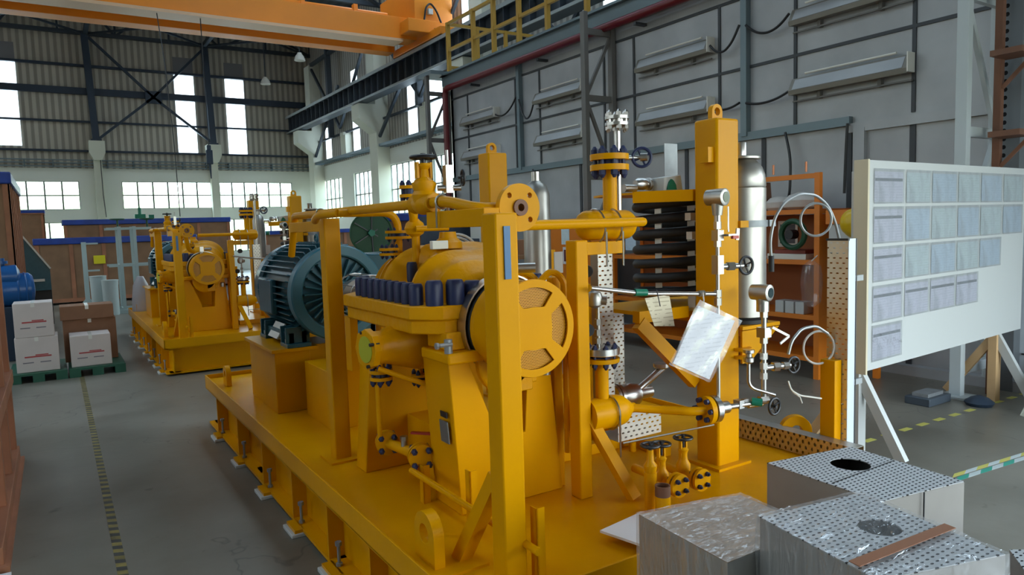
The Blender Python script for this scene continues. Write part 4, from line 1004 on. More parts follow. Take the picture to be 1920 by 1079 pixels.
rz.box(2.64, 2.31, 1.44, 2.68, 2.35, 1.53).box(2.64, 2.31, 1.60, 2.68, 2.35, 1.65).tube([(2.02, 2.50, 1.41), (2.30, 2.45, 1.365), (2.66, 2.33, 1.345)], .011, 12).nut((2.56, 2.36, 1.352), (1, -.2, 0), .016, .03)
link('riser_tube', rz, m_steel, p1)
link('isolation_valve', MB().cyl((2.67, 2.33, 1.475), (2.79, 2.29, 1.475), .014).nut((2.71, 2.315, 1.475), (1, -.35, 0), .022, .035), m_steel, p1)
w3 = MB(); handwheel(w3, (2.81, 2.285, 1.475), (-.1, -1, 0), .042, .007); link('handwheel', w3, m_black, p1)
link('ball_valve_lever', MB().box(2.68, 2.28, 1.62, 2.75, 2.31, 1.63).beam((2.75, 2.29, 1.60), (2.755, 2.29, 1.655), .008, .02).cyl((2.69, 2.29, 1.64), (2.70, 2.30, 1.76), .004, n=6), m_steel, p1)
link('red_lever', MB().box(2.70, 2.27, 1.607, 2.74, 2.285, 1.622), m_redh, p1)

# coil cooler
cc = sk('coil_cooler', 'black helical coil cooler between yellow column and cable tray', None, 'cooler', (2.95, 2.95, 1.2))
cx, cy, R_c = 3.035, 2.95, .235
pts = []
for k in range(24 * 7 + 1):
    a = 2 * PI * k / 24; pts.append((cx + R_c * math.cos(a), cy + R_c * math.sin(a), 1.26 + .082 * k / 24))
link('coil', MB().tube(pts, .027, 12), m_rubber, cc)
s2 = MB()
for a in (PI * 1.08, PI * 1.35, PI * 1.62, 0.2):
    x, y = cx + (R_c - .02) * math.cos(a), cy + (R_c - .02) * math.sin(a)
    s2.beam((x, y, 1.22), (x, y, 1.86), .04, .006, up=(math.cos(a), math.sin(a), 0))
link('coil_straps', s2, m_lampw, cc)
cb = MB().sheet([(2.60, 2.82), (2.795, 2.62), (3.30, 2.62), (3.30, 3.25), (2.66, 3.25), (2.60, 3.12)], [circ(2.985, 2.95, .12, 20)], (0, 0, 1.845), (1, 0, 0), (0, 1, 0), .012)
cb.box(2.795, 2.61, 1.80, 3.25, 2.625, 1.86).beam((2.59, 2.84, 1.83), (2.80, 2.618, 1.83), .014, .06)
link('top_shelf', cb, m_yel, cc)
lb = MB().box(2.45, 2.65, 1.19, 2.80, 2.70, 1.25).box(2.9, 2.6, 1.15, 2.96, 3.2, 1.2).beam((2.46, 2.67, 1.19), (2.79, 2.60, .85), .07, .05, up=(0, 1, 0)).box(2.60, 2.66, 1.2, 3.35, 3.25, 1.22)
link('lower_bracket', lb, m_yel, cc)
link('clamp_block', MB().box(2.83, 2.66, 1.70, 2.87, 2.70, 1.74).box(2.84, 2.66, 1.60, 2.88, 2.70, 1.64), m_lampw, cc)
jn = sk('flow_switch', 'white junction box with green actuator on the coil shelf', None, 'instrument', (2.8, 2.8, 1.857))
link('box', MB().add([(2.72, 2.74, 1.858), (2.86, 2.74, 1.858), (2.86, 2.86, 1.858), (2.72, 2.86, 1.858), (2.72, 2.74, 1.93), (2.845, 2.74, 1.945), (2.845, 2.86, 1.945), (2.72, 2.86, 1.93)],
     [(0, 3, 2, 1), (4, 5, 6, 7), (0, 1, 5, 4), (1, 2, 6, 5), (2, 3, 7, 6), (3, 0, 4, 7)]), m_white, jn, bevel=.004)
link('green_knob', MB().sheet([(2.735, 1.865), (2.80, 1.865), (2.795, 1.89), (2.78, 1.91), (2.765, 1.92), (2.75, 1.905), (2.74, 1.88)], [], (0, 2.738, 0), (1, 0, 0), (0, 0, 1), .012), m_green, jn)
link('teal_valve', MB().cyl((2.52, 2.83, 1.878), (2.60, 2.83, 1.878), .02).lathe([(0, .02), (.02, .032), (.06, .032), (.065, .02), (.08, .02), (.085, .034), (.10, .034)], (2.60, 2.83, 1.90), (1, 0, 0)), m_steel, jn)
link('upright_plate', B(2.885, 2.90, 1.86, 2.985, 2.905, 2.13), m_zinc, jn)

# stainless bottle (accumulator) in its bracket
ac = sk('stainless_accumulator', 'tall stainless steel cylinder strapped beside the front lifting column', None, 'cylinder', (3.12, 2.56, 1.16))
ax_, ay_ = 3.115, 2.56
link('cylinder_shell', MB().lathe([(0, .10), (.02, .123), (.70, .123), (.705, .119), (.712, .123), (.77, .118), (.81, .103), (.845, .075), (.855, .060), (.855, .094), (.865, .094), (.873, .05)], (ax_, ay_, 1.16), (0, 0, 1), 40), m_brush, ac)
link('neck', MB().lathe([(0, .035), (.075, .035), (.08, .032)], (ax_ - .015, ay_, 2.025), (0, 0, 1), 22), m_steel, ac)
link('rubber_base', MB().cyl((ax_, ay_, 1.145), (ax_, ay_, 1.165), .13, n=32), m_rubber, ac)
link('strap', MB().tubewall((ax_, ay_, 1.655), (ax_, ay_, 1.69), .130, .122, 36).box(ax_ + .10, ay_ - .10, 1.655, ax_ + .15, ay_ - .085, 1.69), m_zinc, ac)
link('strap_plate', MB().box(2.958, 2.44, 1.655, 3.02, 2.46, 1.69), m_yel, ac)
link('bracket', MB().box(2.96, 2.43, 1.125, 3.26, 2.72, 1.143).sheet([(2.96, .95), (3.02, .95), (3.26, 1.12), (2.96, 1.12)], [], (0, 2.445, 0), (1, 0, 0), (0, 0, 1), .012) , m_yel, ac)
# second bottle farther back
a2 = sk('stainless_accumulator', 'shorter stainless cylinder behind the round pump guard', None, 'cylinder', (2.70, 3.95, 1.1))
link('cylinder_shell', MB().lathe([(0, .07), (.02, .09), (.80, .09), (.86, .07), (.89, .03)], (2.705, 3.9, 1.10), (0, 0, 1), 32), m_brush, a2)
link('neck', MB().cyl((2.705, 3.9, 1.97), (2.705, 3.9, 2.05), .028), m_steel, a2)
link('bracket', MB().box(2.60, 3.8, 1.07, 2.81, 4.0, 1.10).box(2.66, 3.9, .42, 2.74, 4.0, 1.07), m_yel, a2)
link('green_cap', MB().cyl((2.80, 3.85, 1.70), (2.84, 3.83, 1.70), .03), m_green, a2)
link('side_tag', B(2.76, 3.79, 1.38, 2.83, 3.795, 1.52), m_whitehose, a2)

# second transmitter with its riser and valves
p2 = transmitter('pressure_transmitter', 'stainless pressure transmitter in front of the tall stainless cylinder', 2.92, 2.28, 1.335, .75)
r2 = MB().cyl((2.935, 2.28, .80), (2.935, 2.28, 1.26), .0125, n=12).cyl((2.925, 2.28, 1.24), (2.925, 2.28, 1.29), .03, n=20)
for z in (1.21, 1.12, 1.08, 1.00, .95, .90): r2.nut((2.935, 2.28, z), (0, 0, 1), .021, .032)
r2.box(2.91, 2.255, 1.11, 2.96, 2.305, 1.16)
r2.tube([(2.935, 2.28, .82), (2.935, 2.28, .775), (2.84, 2.30, .775)], .014, 10, bend=.03)
r2.cyl((2.94, 2.28, .955), (3.09, 2.245, .955), .014).nut((2.99, 2.27, .955), (1, -.3, 0), .024, .035).nut((3.05, 2.255, .955), (1, -.3, 0), .02, .03)
r2.tube([(2.87, 2.32, 1.05), (2.87, 2.32, .86), (2.97, 2.24, .82)], .009, 10, bend=.04).lathe([(0, .014), (.01, .026), (.03, .026), (.035, .016), (.05, .016), (.055, .028), (.07, .028)], (2.87, 2.32, .98), (0, 0, 1), 16)
link('riser_tube', r2, m_steel, p2)
w4 = MB(); handwheel(w4, (3.115, 2.24, .952), (-.1, -1, 0), .040, .007); link('handwheel', w4, m_black, p2)
w5 = MB(); handwheel(w5, (2.925, 2.21, .775), (.0, -1, 0), .040, .007); link('handwheel', w5, m_black, p2)
link('green_bonnet', MB().cyl((2.84, 2.28, .80), (2.875, 2.245, .795), .02), m_green, p2)
link('yellow_flanges', MB().cyl((2.965, 2.44, .98), (2.965, 2.44, .995), .05).cyl((2.965, 2.44, 1.02), (2.965, 2.44, 1.035), .05), m_yel, p2)
link('ball_valve_lever', MB().beam((2.96, 2.25, 1.16), (3.05, 2.22, 1.11), .006, .012).beam((3.05, 2.22, 1.11), (2.98, 2.22, 1.08), .006, .012), m_steel, p2)

# perforated cable trays
def tray(name, lab, x0, x1, y, z0, z1, depth=.06, m=m_tray, flange=True):
    t = sk(name, lab, None, 'cable tray', ((x0 + x1) / 2, y, z0))
    link('tray_face', B(x0, y, z0, x1, y + .002, z1), m, t, smooth=False)
    link('tray_side', MB().box(x0, y, z0, x0 + .002, y + depth, z1).box(x1 - .002, y, z0, x1, y + depth, z1), m_brush, t, smooth=False)
    return t
tray('cable_tray', 'upright perforated cable tray behind the upper capsule vessel', 2.36, 2.46, 2.86, .72, 1.55)
tray('cable_tray', 'short upright perforated tray under the coil bracket', 2.62, 2.70, 3.05, .75, 1.20)
t = sk('cable_tray', 'low perforated tray lying between drain vessel and deck', None, 'cable tray', (2.5, 2.7, .6))
link('tray_face', MB().box(2.27, 2.62, .62, 2.56, 2.622, .76), m_tray, t, smooth=False)
link('tray_bottom', MB().box(2.27, 2.622, .62, 2.56, 2.80, .623), m_brush, t, smooth=False)
t = sk('cable_tray', 'perforated cable tray lying along the right rim of the skid', None, 'cable tray', (3.4, 2.8, .425))
link('tray_face', MB().box(3.30, 2.02, .425, 3.302, 3.05, .535), m_tray_y, t, smooth=False)
link('tray_top', MB().box(3.302, 2.02, .533, 3.38, 3.05, .535).box(3.378, 2.02, .425, 3.38, 3.05, .535), m_brush, t, smooth=False)
tt = sk('cable_tray', 'tall upright perforated cable tray at the right end of the skid', None, 'cable tray', (3.5, 2.25, .42))
link('tray_post', MB().box(3.405, 2.20, .455, 3.465, 2.285, .94).box(3.38, 2.14, .42, 3.48, 2.30, .456), m_yel, tt, bevel=.003)
link('tray_face', B(3.468, 2.172, .46, 3.470, 2.290, 1.575), perforated('slotted_upright_tray', (0.60, 0.53, 0.43), (1, 2), (0.036, 0.0268), (0.0085, 0.0038), rough=0.4), tt, smooth=False)
link('tray_side', MB().box(3.468, 2.168, .46, 3.53, 2.172, 1.58), m_lpanel, tt, smooth=False)
link('tray_lip', MB().box(3.532, 2.166, .46, 3.54, 2.176, 1.58), m_black, tt, smooth=False)
link('tray_comb', MB().box(3.462, 2.168, 1.570, 3.475, 2.295, 1.582), m_black, tt, smooth=False)
for z in (1.355, .80): link('tray_clip', MB().box(3.53, 2.166, z, 3.60, 2.178, z + .03), m_zinc, tt)

# blind flanged drain valves at the front right of the deck
def drain_valve(x, y, lab, wheel, zf=.54):
    t = sk('drain_valve', lab, None, 'valve', (x, y, .42), None)
    b = MB().cyl((x, y, zf), (x, y + .014, zf), .052, n=30).cyl((x, y + .024, zf), (x, y + .04, zf), .052, n=30).cyl((x, y + .04, zf), (x, y + .30, zf), .02)
    b.cyl((x, y + .16, .42), (x, y + .16, .50), .012)
    n_ = MB()
    for a in (PI / 4, 3 * PI / 4, 5 * PI / 4, 7 * PI / 4):
        p = Vector((x + .035 * math.cos(a), y, zf + .035 * math.sin(a))); n_.cyl(p + Vector((0, .05, 0)), p - Vector((0, .012, 0)), .0105, n=12).cyl(p - Vector((0, .012, 0)), p - Vector((0, .022, 0)), .008, .004, n=12)
    link('blind_flange', b, m_yel, t); link('capped_nuts', n_, m_navy, t)
    yk = MB().lathe([(0, .032), (.03, .034), (.05, .022), (.08, .018), (.10, .026), (.11, .015)], (x, y + .12, .535), (0, 0, 1)).box(x - .02, y + .112, .60, x - .012, y + .128, .69).box(x + .012, y + .112, .60, x + .02, y + .128, .69)
    link('bonnet', yk, m_cast, t)
    wv = MB(); handwheel(wv, (x, y + .12, wheel), (0, 0, 1), .042, .006); wv.cyl((x, y + .12, wheel - .05), (x, y + .12, wheel + .015), .007)
    link('handwheel', wv, m_black, t)
drain_valve(2.235, 2.17, 'drain valve with four-bolt blind flange, left of the pair by the wrapped crate', .70)
drain_valve(2.405, 2.20, 'drain valve with four-bolt blind flange, right of the pair by the wrapped crate', .69, .52)
t = sk('drain_stub', 'short upright yellow stub pipe with dark open end', None, 'pipe', (2.18, 2.15, .42))
link('stub', MB().cyl((2.095, 2.14, .42), (2.095, 2.14, .54), .033, n=26), m_yel, t); link('stub_mouth', MB().tubewall((2.095, 2.14, .54), (2.095, 2.14, .585), .033, .027, 26), m_rust, t)
t = sk('drain_valve', 'small drain valve behind the dark-mouthed stub pipe', None, 'valve', (2.2, 2.3, .42))
link('body', MB().cyl((2.14, 2.26, .42), (2.14, 2.26, .60), .028).lathe([(0, .025), (.03, .03), (.05, .016), (.10, .014)], (2.14, 2.26, .60), (0, 0, 1)), m_cast, t)
wv = MB(); handwheel(wv, (2.14, 2.26, .72), (0, 0, 1), .04, .006); link('handwheel', wv, m_black, t)

# low pipe run along the left of the deck with flanged ball valve
dl = sk('drain_line', 'yellow drain line with flanged joints running low along the left deck', 'low yellow drain line on the far skid', 'pipe', (1.3, 2.6, .42))
link('pipe_run', MB().tube([(1.33, 1.96, .575), (1.33, 3.0, .575)], .0145, 12), m_yel, dl)
y_, n_ = MB(), MB()
flange_pair(y_, n_, (1.39, 3.02, .625), (-.3, -1, 0), .062, .02, .012, 4, .012, .0)
link('line_flanges', y_, m_yel, dl); link('line_bolts', n_, m_navy, dl); y_, n_ = MB(), MB(); flange_pair(y_, n_, (1.33, 3.28, .64), (-.3, -1, 0), .058, .02, .012, 4, .012, .0)
y_.cyl((1.39, 3.02, .625), (1.33, 3.28, .64), .026)
y_.cyl((1.285, 3.26, .66), (1.285, 3.26, .97), .012)
link('line_flanges', y_, m_yel, dl); link('line_bolts', n_, m_navy, dl)
link('red_lever', MB().beam((1.40, 3.14, .71), (1.47, 3.06, .71), .022, .010), m_redh, dl)
link('ball_valve', MB().cyl((1.36, 3.14, .63), (1.36, 3.14, .70), .016).nut((1.36, 3.14, .68), (0, 0, 1), .02, .02), m_steel, dl)
fl = sk('flushing_pipe', 'thin yellow pipe sloping from the casing past the left pump support', None, 'pipe', (1.25, 3, .9))
link('pipe_run', MB().tube([(1.22, 3.08, 1.06), (1.46, 2.99, .955)], .013, 12).cyl((1.29, 3.22, .97), (1.29, 3.22, 1.14), .014), m_yel, fl)
y_, n_ = MB(), MB(); flange_pair(y_, n_, (1.29, 3.22, 1.0), (0, 0, 1), .055, .016, .018, 6, .011, .0)
link('pipe_flanges', y_, m_yel, fl); link('pipe_bolts', n_, m_navy, fl); y_, n_ = MB(), MB(); flange_pair(y_, n_, (1.49, 3.20, .96), (0, 0, 1), .045, .012, .014, 4, .009, .0)
y_.cyl((1.49, 3.20, .96), (1.49, 3.20, 1.14), .012)
link('pipe_flanges', y_, m_yel, fl); link('pipe_bolts', n_, m_navy, fl)
# loops of yellow pipe behind the guard
lp = sk('looped_pipe', 'yellow pipes looping beside the round mesh guard', None, 'pipe', (1.95, 2.8, .8))
link('loop', MB().tube([(1.80, 2.9, 1.40), (1.86, 2.85, 1.49), (1.93, 2.8, 1.45), (1.96, 2.8, 1.36)], .016, 10, bend=.05), m_yel, lp)
link('loop', MB().tube([(1.90, 2.75, 1.42), (1.96, 2.72, 1.49), (2.02, 2.70, 1.44), (2.02, 2.70, .60)], .016, 10, bend=.05), m_yel, lp)
link('loop', MB().tube([(1.86, 3.0, 1.38), (1.90, 2.98, 1.50), (1.98, 2.92, 1.46), (2.0, 2.9, 1.2)], .016, 10, bend=.05), m_yel, lp)
# stainless flanged strainer in the middle
sn = sk('stainless_strainer', 'dull stainless flanged strainer between drain vessel and lifting column', None, 'valve', (2.9, 3.0, .7))
link('body', MB().lathe([(0, .05), (0, .075), (.018, .075), (.018, .04), (.028, .04), (.028, .075), (.046, .075), (.05, .05), (.10, .07), (.16, .06), (.18, .035), (.26, .033)], (2.52, 2.95, .74), (1, -.1, 0.02), 26).tube([(2.7, 2.93, .77), (2.85, 2.9, .87)], .02).lathe([(0, .03), (.01, .045), (.03, .045), (.032, .02)], (2.84, 2.9, .87), (0, 0, 1)), m_steel, sn)
link('bolt_ring', MB().torus((2.545, 2.945, .74), (1, -.1, 0), .062, .008, 16, 6), m_rust, sn)
link('stand', MB().cyl((2.65, 2.94, .42), (2.65, 2.94, .70), .02), m_yel, sn)
# gauge tree in the gap left of the tray
gt = sk('instrument_tree', 'stainless valve and fitting stack above the lower flange', None, 'instrument', (2.14, 2.60, 1.11))
g3 = MB().cyl((2.14, 2.60, 1.115), (2.14, 2.60, 1.33), .010)
for z in (1.13, 1.17, 1.22): g3.nut((2.14, 2.60, z), (0, 0, 1), .018, .028)
g3.lathe([(0, .015), (.015, .035), (.05, .04), (.075, .03), (.085, .012)], (2.13, 2.61, 1.30), (0, 0, 1)).cyl((2.13, 2.61, 1.34), (2.17, 2.57, 1.335), .022)
link('fittings', g3, m_brush, gt)
link('dark_gauge', MB().cyl((2.09, 2.62, 1.20), (2.08, 2.60, 1.20), .03).cyl((2.16, 2.70, 1.47), (2.14, 2.68, 1.47), .03), m_rubber, gt)

# ---- copy of the whole skid, 7.5 m further down the hall ----
DY = 7.50
FAR = {
 'steel bar coupling': 'dark coupling guard of the far skid behind its navy-capped pump',
 'yellow globe valve': 'globe valve with black wheel on the far overhead pipe',
 'short yellow vent': 'short vent pipe with ball joint above the far pump',
 'lower yellow capsule': 'lower capsule vessel at the right of the far skid',
 'stainless pressure transmitter on': 'far pressure transmitter on the riser, left one of the far pair',
 'stainless pressure transmitter in': 'far pressure transmitter, right one of the far pair',
 'black helical': 'dark coil cooler on the far skid, half hidden by the teal motor',
 'white junction': 'pale junction box on the coil shelf of the far skid',
 'tall stainless steel': 'tall stainless cylinder on the far skid behind the teal motor',
 'shorter stainless': 'shorter stainless cylinder in the middle of the far skid',
 'upright perforated cable': 'upright perforated tray on the far skid',
 'thin yellow pipe': 'thin sloping yellow pipe under the far pump casing',
 'dull stainless': 'dull flanged strainer on the far skid',
 'stainless valve and': 'dark valve and fitting stack on the far skid right of its pump',
 'yellow lifting column': 'rearmost yellow lifting column of the far skid'}
for root, lab2 in list(SKID_THINGS):
    if lab2 is None:
        for k_, v_ in FAR.items():
            if root['label'].startswith(k_): lab2 = v_
    if lab2: dup(root, (-.02, DY, 0), lab2)

# =====================================================================
# THINGS STANDING ABOUT
# =====================================================================
# --- notice board on braced legs ---
nb_ = thing('notice_board', 'large white notice board on braced wooden legs, covered in clear page sleeves', 'board', (5.8, 2.8, 0))
BX0, BX1 = 4.66, 7.35
def by(x): return 2.77 + (x - 4.66) * 0.055        # the board stands slightly turned
def brd(xa, xb, z0, z1, d0, d1):
    v = []
    for x in (xa, xb):
        for d in (d0, d1):
            for z in (z0, z1): v.append((x, by(x) + d, z))
    return MB().add(v, [(0, 1, 3, 2), (4, 6, 7, 5), (0, 4, 5, 1), (2, 3, 7, 6), (0, 2, 6, 4), (1, 5, 7, 3)])
link('board_panel', brd(BX0, BX1, .625, 2.07, 0, .05), m_white, nb_, bevel=.002, smooth=False)
link('end_batten', brd(BX0 - .022, BX0, .60, 2.075, -.002, .10), m_cream, nb_, smooth=False)
for x in (4.70, 7.02): link('leg', MB().box(x - .05, by(x) + .05, 0, x + .04, by(x) + .12, 2.0), m_white if x < 5 else m_pine_y, nb_, bevel=.002)
for x in (4.70, 7.02):
    for s_, nm in ((-1, 'front'), (1, 'rear')):
        link('leg_brace', MB().beam((x, by(x) + .08, .60), (x + .03, by(x) + .08 + s_ * (.30 if s_ < 0 else .42), .02), .045, .07, up=(0, 1, 0)), m_pine_y if s_ > 0 else m_white, nb_)
def page(x0, x1, z0, z1, kind, lab):
    t = thing('page_sleeve', lab, 'page', ((x0 + x1) / 2, by(x0), z0), 'page sleeves on the notice board')
    pg = brd(x0 + .012, x1 - .012, z0 + .012, z1 - .02, -.0035, -.002)
    link('paper_sheet', pg, m_page if kind == 0 else (m_page_g if kind == 1 else m_page_b), t, smooth=False)
    if kind == 0:
        k = brd(x0 + .02, x1 - .02, z1 - .085, z1 - .065, -.0045, -.0036); link('dark_heading_bar', k, m_headbar, t, smooth=False)
    link('clear_sleeve', brd(x0, x1, z0, z1, -.009, -.0075), m_sleeve, t, smooth=False)
m_headbar = mat('dark_heading_ink', (0.10, 0.11, 0.13), 0.6)
def page_mat(name, c, c2):
    m, t, b = nodes(name); b.inputs['Roughness'].default_value = 0.6
    tcn = t.nodes.new('ShaderNodeTexCoord'); s = t.nodes.new('ShaderNodeSeparateXYZ'); t.links.new(tcn.outputs['Object'], s.inputs[0])
    f = mth(t, 'LESS_THAN', mth(t, 'FRACT', mth(t, 'DIVIDE', s.outputs[2], 0.019)), 0.30)
    n = t.nodes.new('ShaderNodeTexNoise'); n.inputs['Scale'].default_value = 30; t.links.new(tcn.outputs['Object'], n.inputs['Vector'])
    k = mth(t, 'MULTIPLY', f, mth(t, 'GREATER_THAN', n.outputs['Fac'], 0.47))
    mx = t.nodes.new('ShaderNodeMix'); mx.data_type = 'RGBA'; mx.inputs[6].default_value = col4(c); mx.inputs[7].default_value = col4(c2)
    t.links.new(k, mx.inputs[0]); t.links.new(mx.outputs[2], b.inputs['Base Color']); return m
m_page = page_mat('printed_lilac_page', (0.74, 0.74, 0.86), (0.60, 0.60, 0.72))
m_page_g = page_mat('printed_pale_green_page', (0.66, 0.78, 0.80), (0.55, 0.68, 0.66))
m_page_b = page_mat('printed_blue_page', (0.58, 0.72, 0.84), (0.48, 0.60, 0.74))
cols = [(4.71, 5.13), (5.16, 5.54), (5.56, 5.98), (6.00, 6.40), (6.42, 6.84), (6.87, 7.29)]
rows = [(1.775, 2.015, 6), (1.50, 1.755, 6), (1.235, 1.48, 5), (.955, 1.21, 4), (.68, .935, 1)]
ordc = ['first', 'second', 'third', 'fourth', 'fifth', 'sixth']; ordr = ['top', 'second', 'middle', 'fourth', 'lowest']
for r_, (z0, z1, n) in enumerate(rows):
    for c_ in range(n):
        x0, x1 = cols[c_]
        kind = 0 if c_ == 0 or r_ >= 3 else (1 if (r_ + c_) % 2 else 2)
        page(x0, x1, z0, z1, kind, 'clear page sleeve on the notice board, %s row, %s from the left' % (ordr[r_], ordc[c_]))

# --- perforated steel covers on the floor, two wrapped in film ---
def cover_box(name, lab, P, zt, zb, hole, m_top, m_side, wrapped=None, group='steel covers in the front right corner'):
    """P = four top corners (x, y) going round"""
    c = (sum(p[0] for p in P) / 4, sum(p[1] for p in P) / 4)
    t = thing(name, lab, 'cover box' if hole else 'carton', (c[0], c[1], zb), group)
    n = len(P); v = [(p[0], p[1], zb) for p in P] + [(p[0], p[1], zt - .002) for p in P]
    link('side_walls', MB().add(v, [(i, (i + 1) % n, (i + 1) % n + n, i + n) for i in range(n)] + [tuple(range(n))]), m_side, t, smooth=False)
    o = Vector((P[0][0], P[0][1], zt - .004)); hs = []
    if hole: hs = [[(hole[0] - o.x + hole[2] * math.cos(2 * PI * k / 36), hole[1] - o.y + hole[2] * math.sin(2 * PI * k / 36)) for k in range(36)]]
    link('lid', MB().sheet([(p[0] - o.x, p[1] - o.y) for p in P], hs, o, (1, 0, 0), (0, 1, 0), .004), m_top, t, smooth=False)
    if hole: link('dark_inside_sheet', MB().add([(p[0] * .96 + c[0] * .04, p[1] * .96 + c[1] * .04, zt - .12) for p in P] + [(p[0] * .96 + c[0] * .04, p[1] * .96 + c[1] * .04, zt - .125) for p in P],
                                          [tuple(range(n)), tuple(range(2 * n - 1, n - 1, -1))]), m_black, t, smooth=False)  # black sheet added under the lid so the opening looks dark inside
    if wrapped: film_shell(t, P, zt, zb, wrapped)
    return t
def film_shell(t, P, zt, zb, amp):
    G = 26; v = []; f = []
    c = Vector((sum(p[0] for p in P) / 4, sum(p[1] for p in P) / 4, 0))
    def out(p, z, k):
        d = (Vector((p[0], p[1], 0)) - c); w_ = .006 + amp * random.random() * .6
        return (p[0] + d.x / d.length * w_, p[1] + d.y / d.length * w_, z + amp * .25 * random.uniform(-.5, 1))
    # top grid
    for i in range(G + 1):
        for j in range(G + 1):
            a, b = i / G, j / G
            p = Vector(P[0]).lerp(Vector(P[1]), a).lerp(Vector(P[3]).lerp(Vector(P[2]), a), b)
            if i in (0, G) or j in (0, G): v.append(out(p, zt + .004, 0))
            else:
                rid = amp * .5 * (math.sin(a * 31 + b * 17) * math.sin(b * 9 - a * 23) + .4 * random.random())
                v.append((p.x, p.y, zt + .006 + max(0, rid)))
    for i in range(G):
        for j in range(G): q = i * (G + 1) + j; f.append((q, q + 1, q + G + 2, q + G + 1))
    link('stretch_film', MB().add(v, f), m_film, t)
    v = []; f = []; rim = []
    for s_ in range(4):
        for i in range(G):
            a = i / G; p = Vector(P[s_]).lerp(Vector(P[(s_ + 1) % 4]), a); rim.append(p)
    H_ = 10
    for h in range(H_ + 1):
        for k, p in enumerate(rim):
            d = Vector((p.x - c.x, p.y - c.y)); d.normalize(); w_ = .008 + amp * .6 * abs(math.sin(k * .9 + h * 1.7)) * random.random()
            v.append((p.x + d.x * w_, p.y + d.y * w_, zt + .004 + (zb - zt) * h / H_))
    n = len(rim)
    for h in range(H_):
        for k in range(n): f.append((h * n + k, h * n + (k + 1) % n, (h + 1) * n + (k + 1) % n, (h + 1) * n + k))
    link('stretch_film', MB().add(v, f), m_film, t)
PA = [(2.155, 1.66), (2.132, 1.215), (2.511, 1.148), (2.561, 1.585)]
a_ = cover_box('perforated_cover', 'unwrapped perforated steel box with black round opening, nearest the yellow skid', PA, .80, 0.0, (2.375, 1.47, .068), m_perf_zw, m_sheetside)
link('seam', MB().box(2.15, 1.395, .8005, 2.53, 1.398, .802).box(2.31, 1.174, .02, 2.313, 1.178, .80), m_black, a_, smooth=False)
PB = [(1.543, 1.211), (1.47, .842), (1.818, .738), (1.904, 1.152)]
b_ = cover_box('perforated_cover', 'film-wrapped perforated steel box with torn round opening and brown tape', PB, .90, 0.0, (1.73, .99, .052), m_perf_zw, m_sheetside, wrapped=.012)
link('brown_tape', MB().add([(1.475, .915, .912), (1.470, .885, .912), (1.845, .86, .912), (1.850, .89, .912), (1.475, .915, .914), (1.470, .885, .914), (1.845, .86, .914), (1.850, .89, .914)],
     [(0, 1, 2, 3), (7, 6, 5, 4), (0, 4, 5, 1), (1, 5, 6, 2), (2, 6, 7, 3), (3, 7, 4, 0)]), mat('brown_parcel_tape', (0.30, 0.13, 0.07), 0.25), b_, smooth=False)
PC = [(1.455, 1.60), (1.44, 1.24), (1.86, 1.235), (1.84, 1.50)]
PC = [(1.46, 1.595), (1.43, 1.225), (1.80, 1.225), (1.83, 1.515)]
c_ = cover_box('wrapped_carton', 'film-wrapped brown carton with dark side, left of the wrapped steel box', PC, .80, 0.0, None, mat('greyish_wrapped_board', (0.40, 0.29, 0.21), 0.6, var=0.15, vscale=6), m_brush, wrapped=.008)
PD = [(2.315, .93), (2.08, .75), (2.40, .45), (2.72, .62)]
cover_box('perforated_cover', 'perforated steel plate corner peeking in at the lower right edge', PD, .70, 0.0, (2.5, .6, .05), m_perf_zw, m_sheetside)
solo('white_board_sheet', MB().add([(1.765, 2.159, .458), (1.82, 1.93, .458), (2.20, 1.98, .458), (1.999, 2.194, .458), (1.765, 2.159, .468), (1.82, 1.93, .468), (2.20, 1.98, .468), (1.999, 2.194, .468)],
     [(0, 1, 2, 3), (7, 6, 5, 4), (0, 4, 5, 1), (1, 5, 6, 2), (2, 6, 7, 3), (3, 7, 4, 0)]), m_paper, 'white sheet corner lying on the skid rim behind the wrapped carton', 'sheet', smooth=False)

# --- plastic document bag and card tag hanging from the instrument tube ---
db = thing('document_bag', 'clear plastic bag of papers hanging from the instrument tube', 'bag', (2.523, 2.260, 1.339))
def quadslab(pts, th):
    a, b, c, d = [Vector(p) for p in pts]; n = (b - a).cross(d - a).normalized() * th
    return MB().add([a, b, c, d, a + n, b + n, c + n, d + n], [(0, 1, 2, 3), (7, 6, 5, 4), (0, 4, 5, 1), (1, 5, 6, 2), (2, 6, 7, 3), (3, 7, 4, 0)])
link('paper_stack', quadslab([(2.441, 2.250, 1.312), (2.673, 2.240, 1.222), (2.497, 2.240, 0.966), (2.276, 2.250, 1.069)], .008), page_mat('printed_white_page', (0.62, 0.62, 0.66), (0.50, 0.50, 0.54)), db, smooth=False)
def wrinkled(pts, G, amp):
    a, b, c, d = [Vector(p) for p in pts]; n = (b - a).cross(d - a).normalized(); v = []; f = []
    for i in range(G + 1):
        for j in range(G + 1):
            p = a.lerp(b, i / G).lerp(d.lerp(c, i / G), j / G); v.append(p + n * amp * (math.sin(i * 1.1 + j * .6) * .6 + random.uniform(-.5, .5)))
    for i in range(G):
        for j in range(G): q = i * (G + 1) + j; f.append((q, q + 1, q + G + 2, q + G + 1))
    return MB().add(v, f)
link('plastic_sheet', wrinkled([(2.421, 2.225, 1.345), (2.696, 2.215, 1.222), (2.474, 2.220, 0.958), (2.225, 2.225, 1.074)], 12, .006), m_bag, db)
link('plastic_sheet', wrinkled([(2.465, 2.265, 1.338), (2.757, 2.265, 1.211), (2.532, 2.265, 0.942), (2.265, 2.265, 1.063)], 12, .004), m_bag, db)
link('tie', MB().tube([(2.465, 2.240, 1.330), (2.546, 2.320, 1.363)], .003, 6), m_lampw, db)
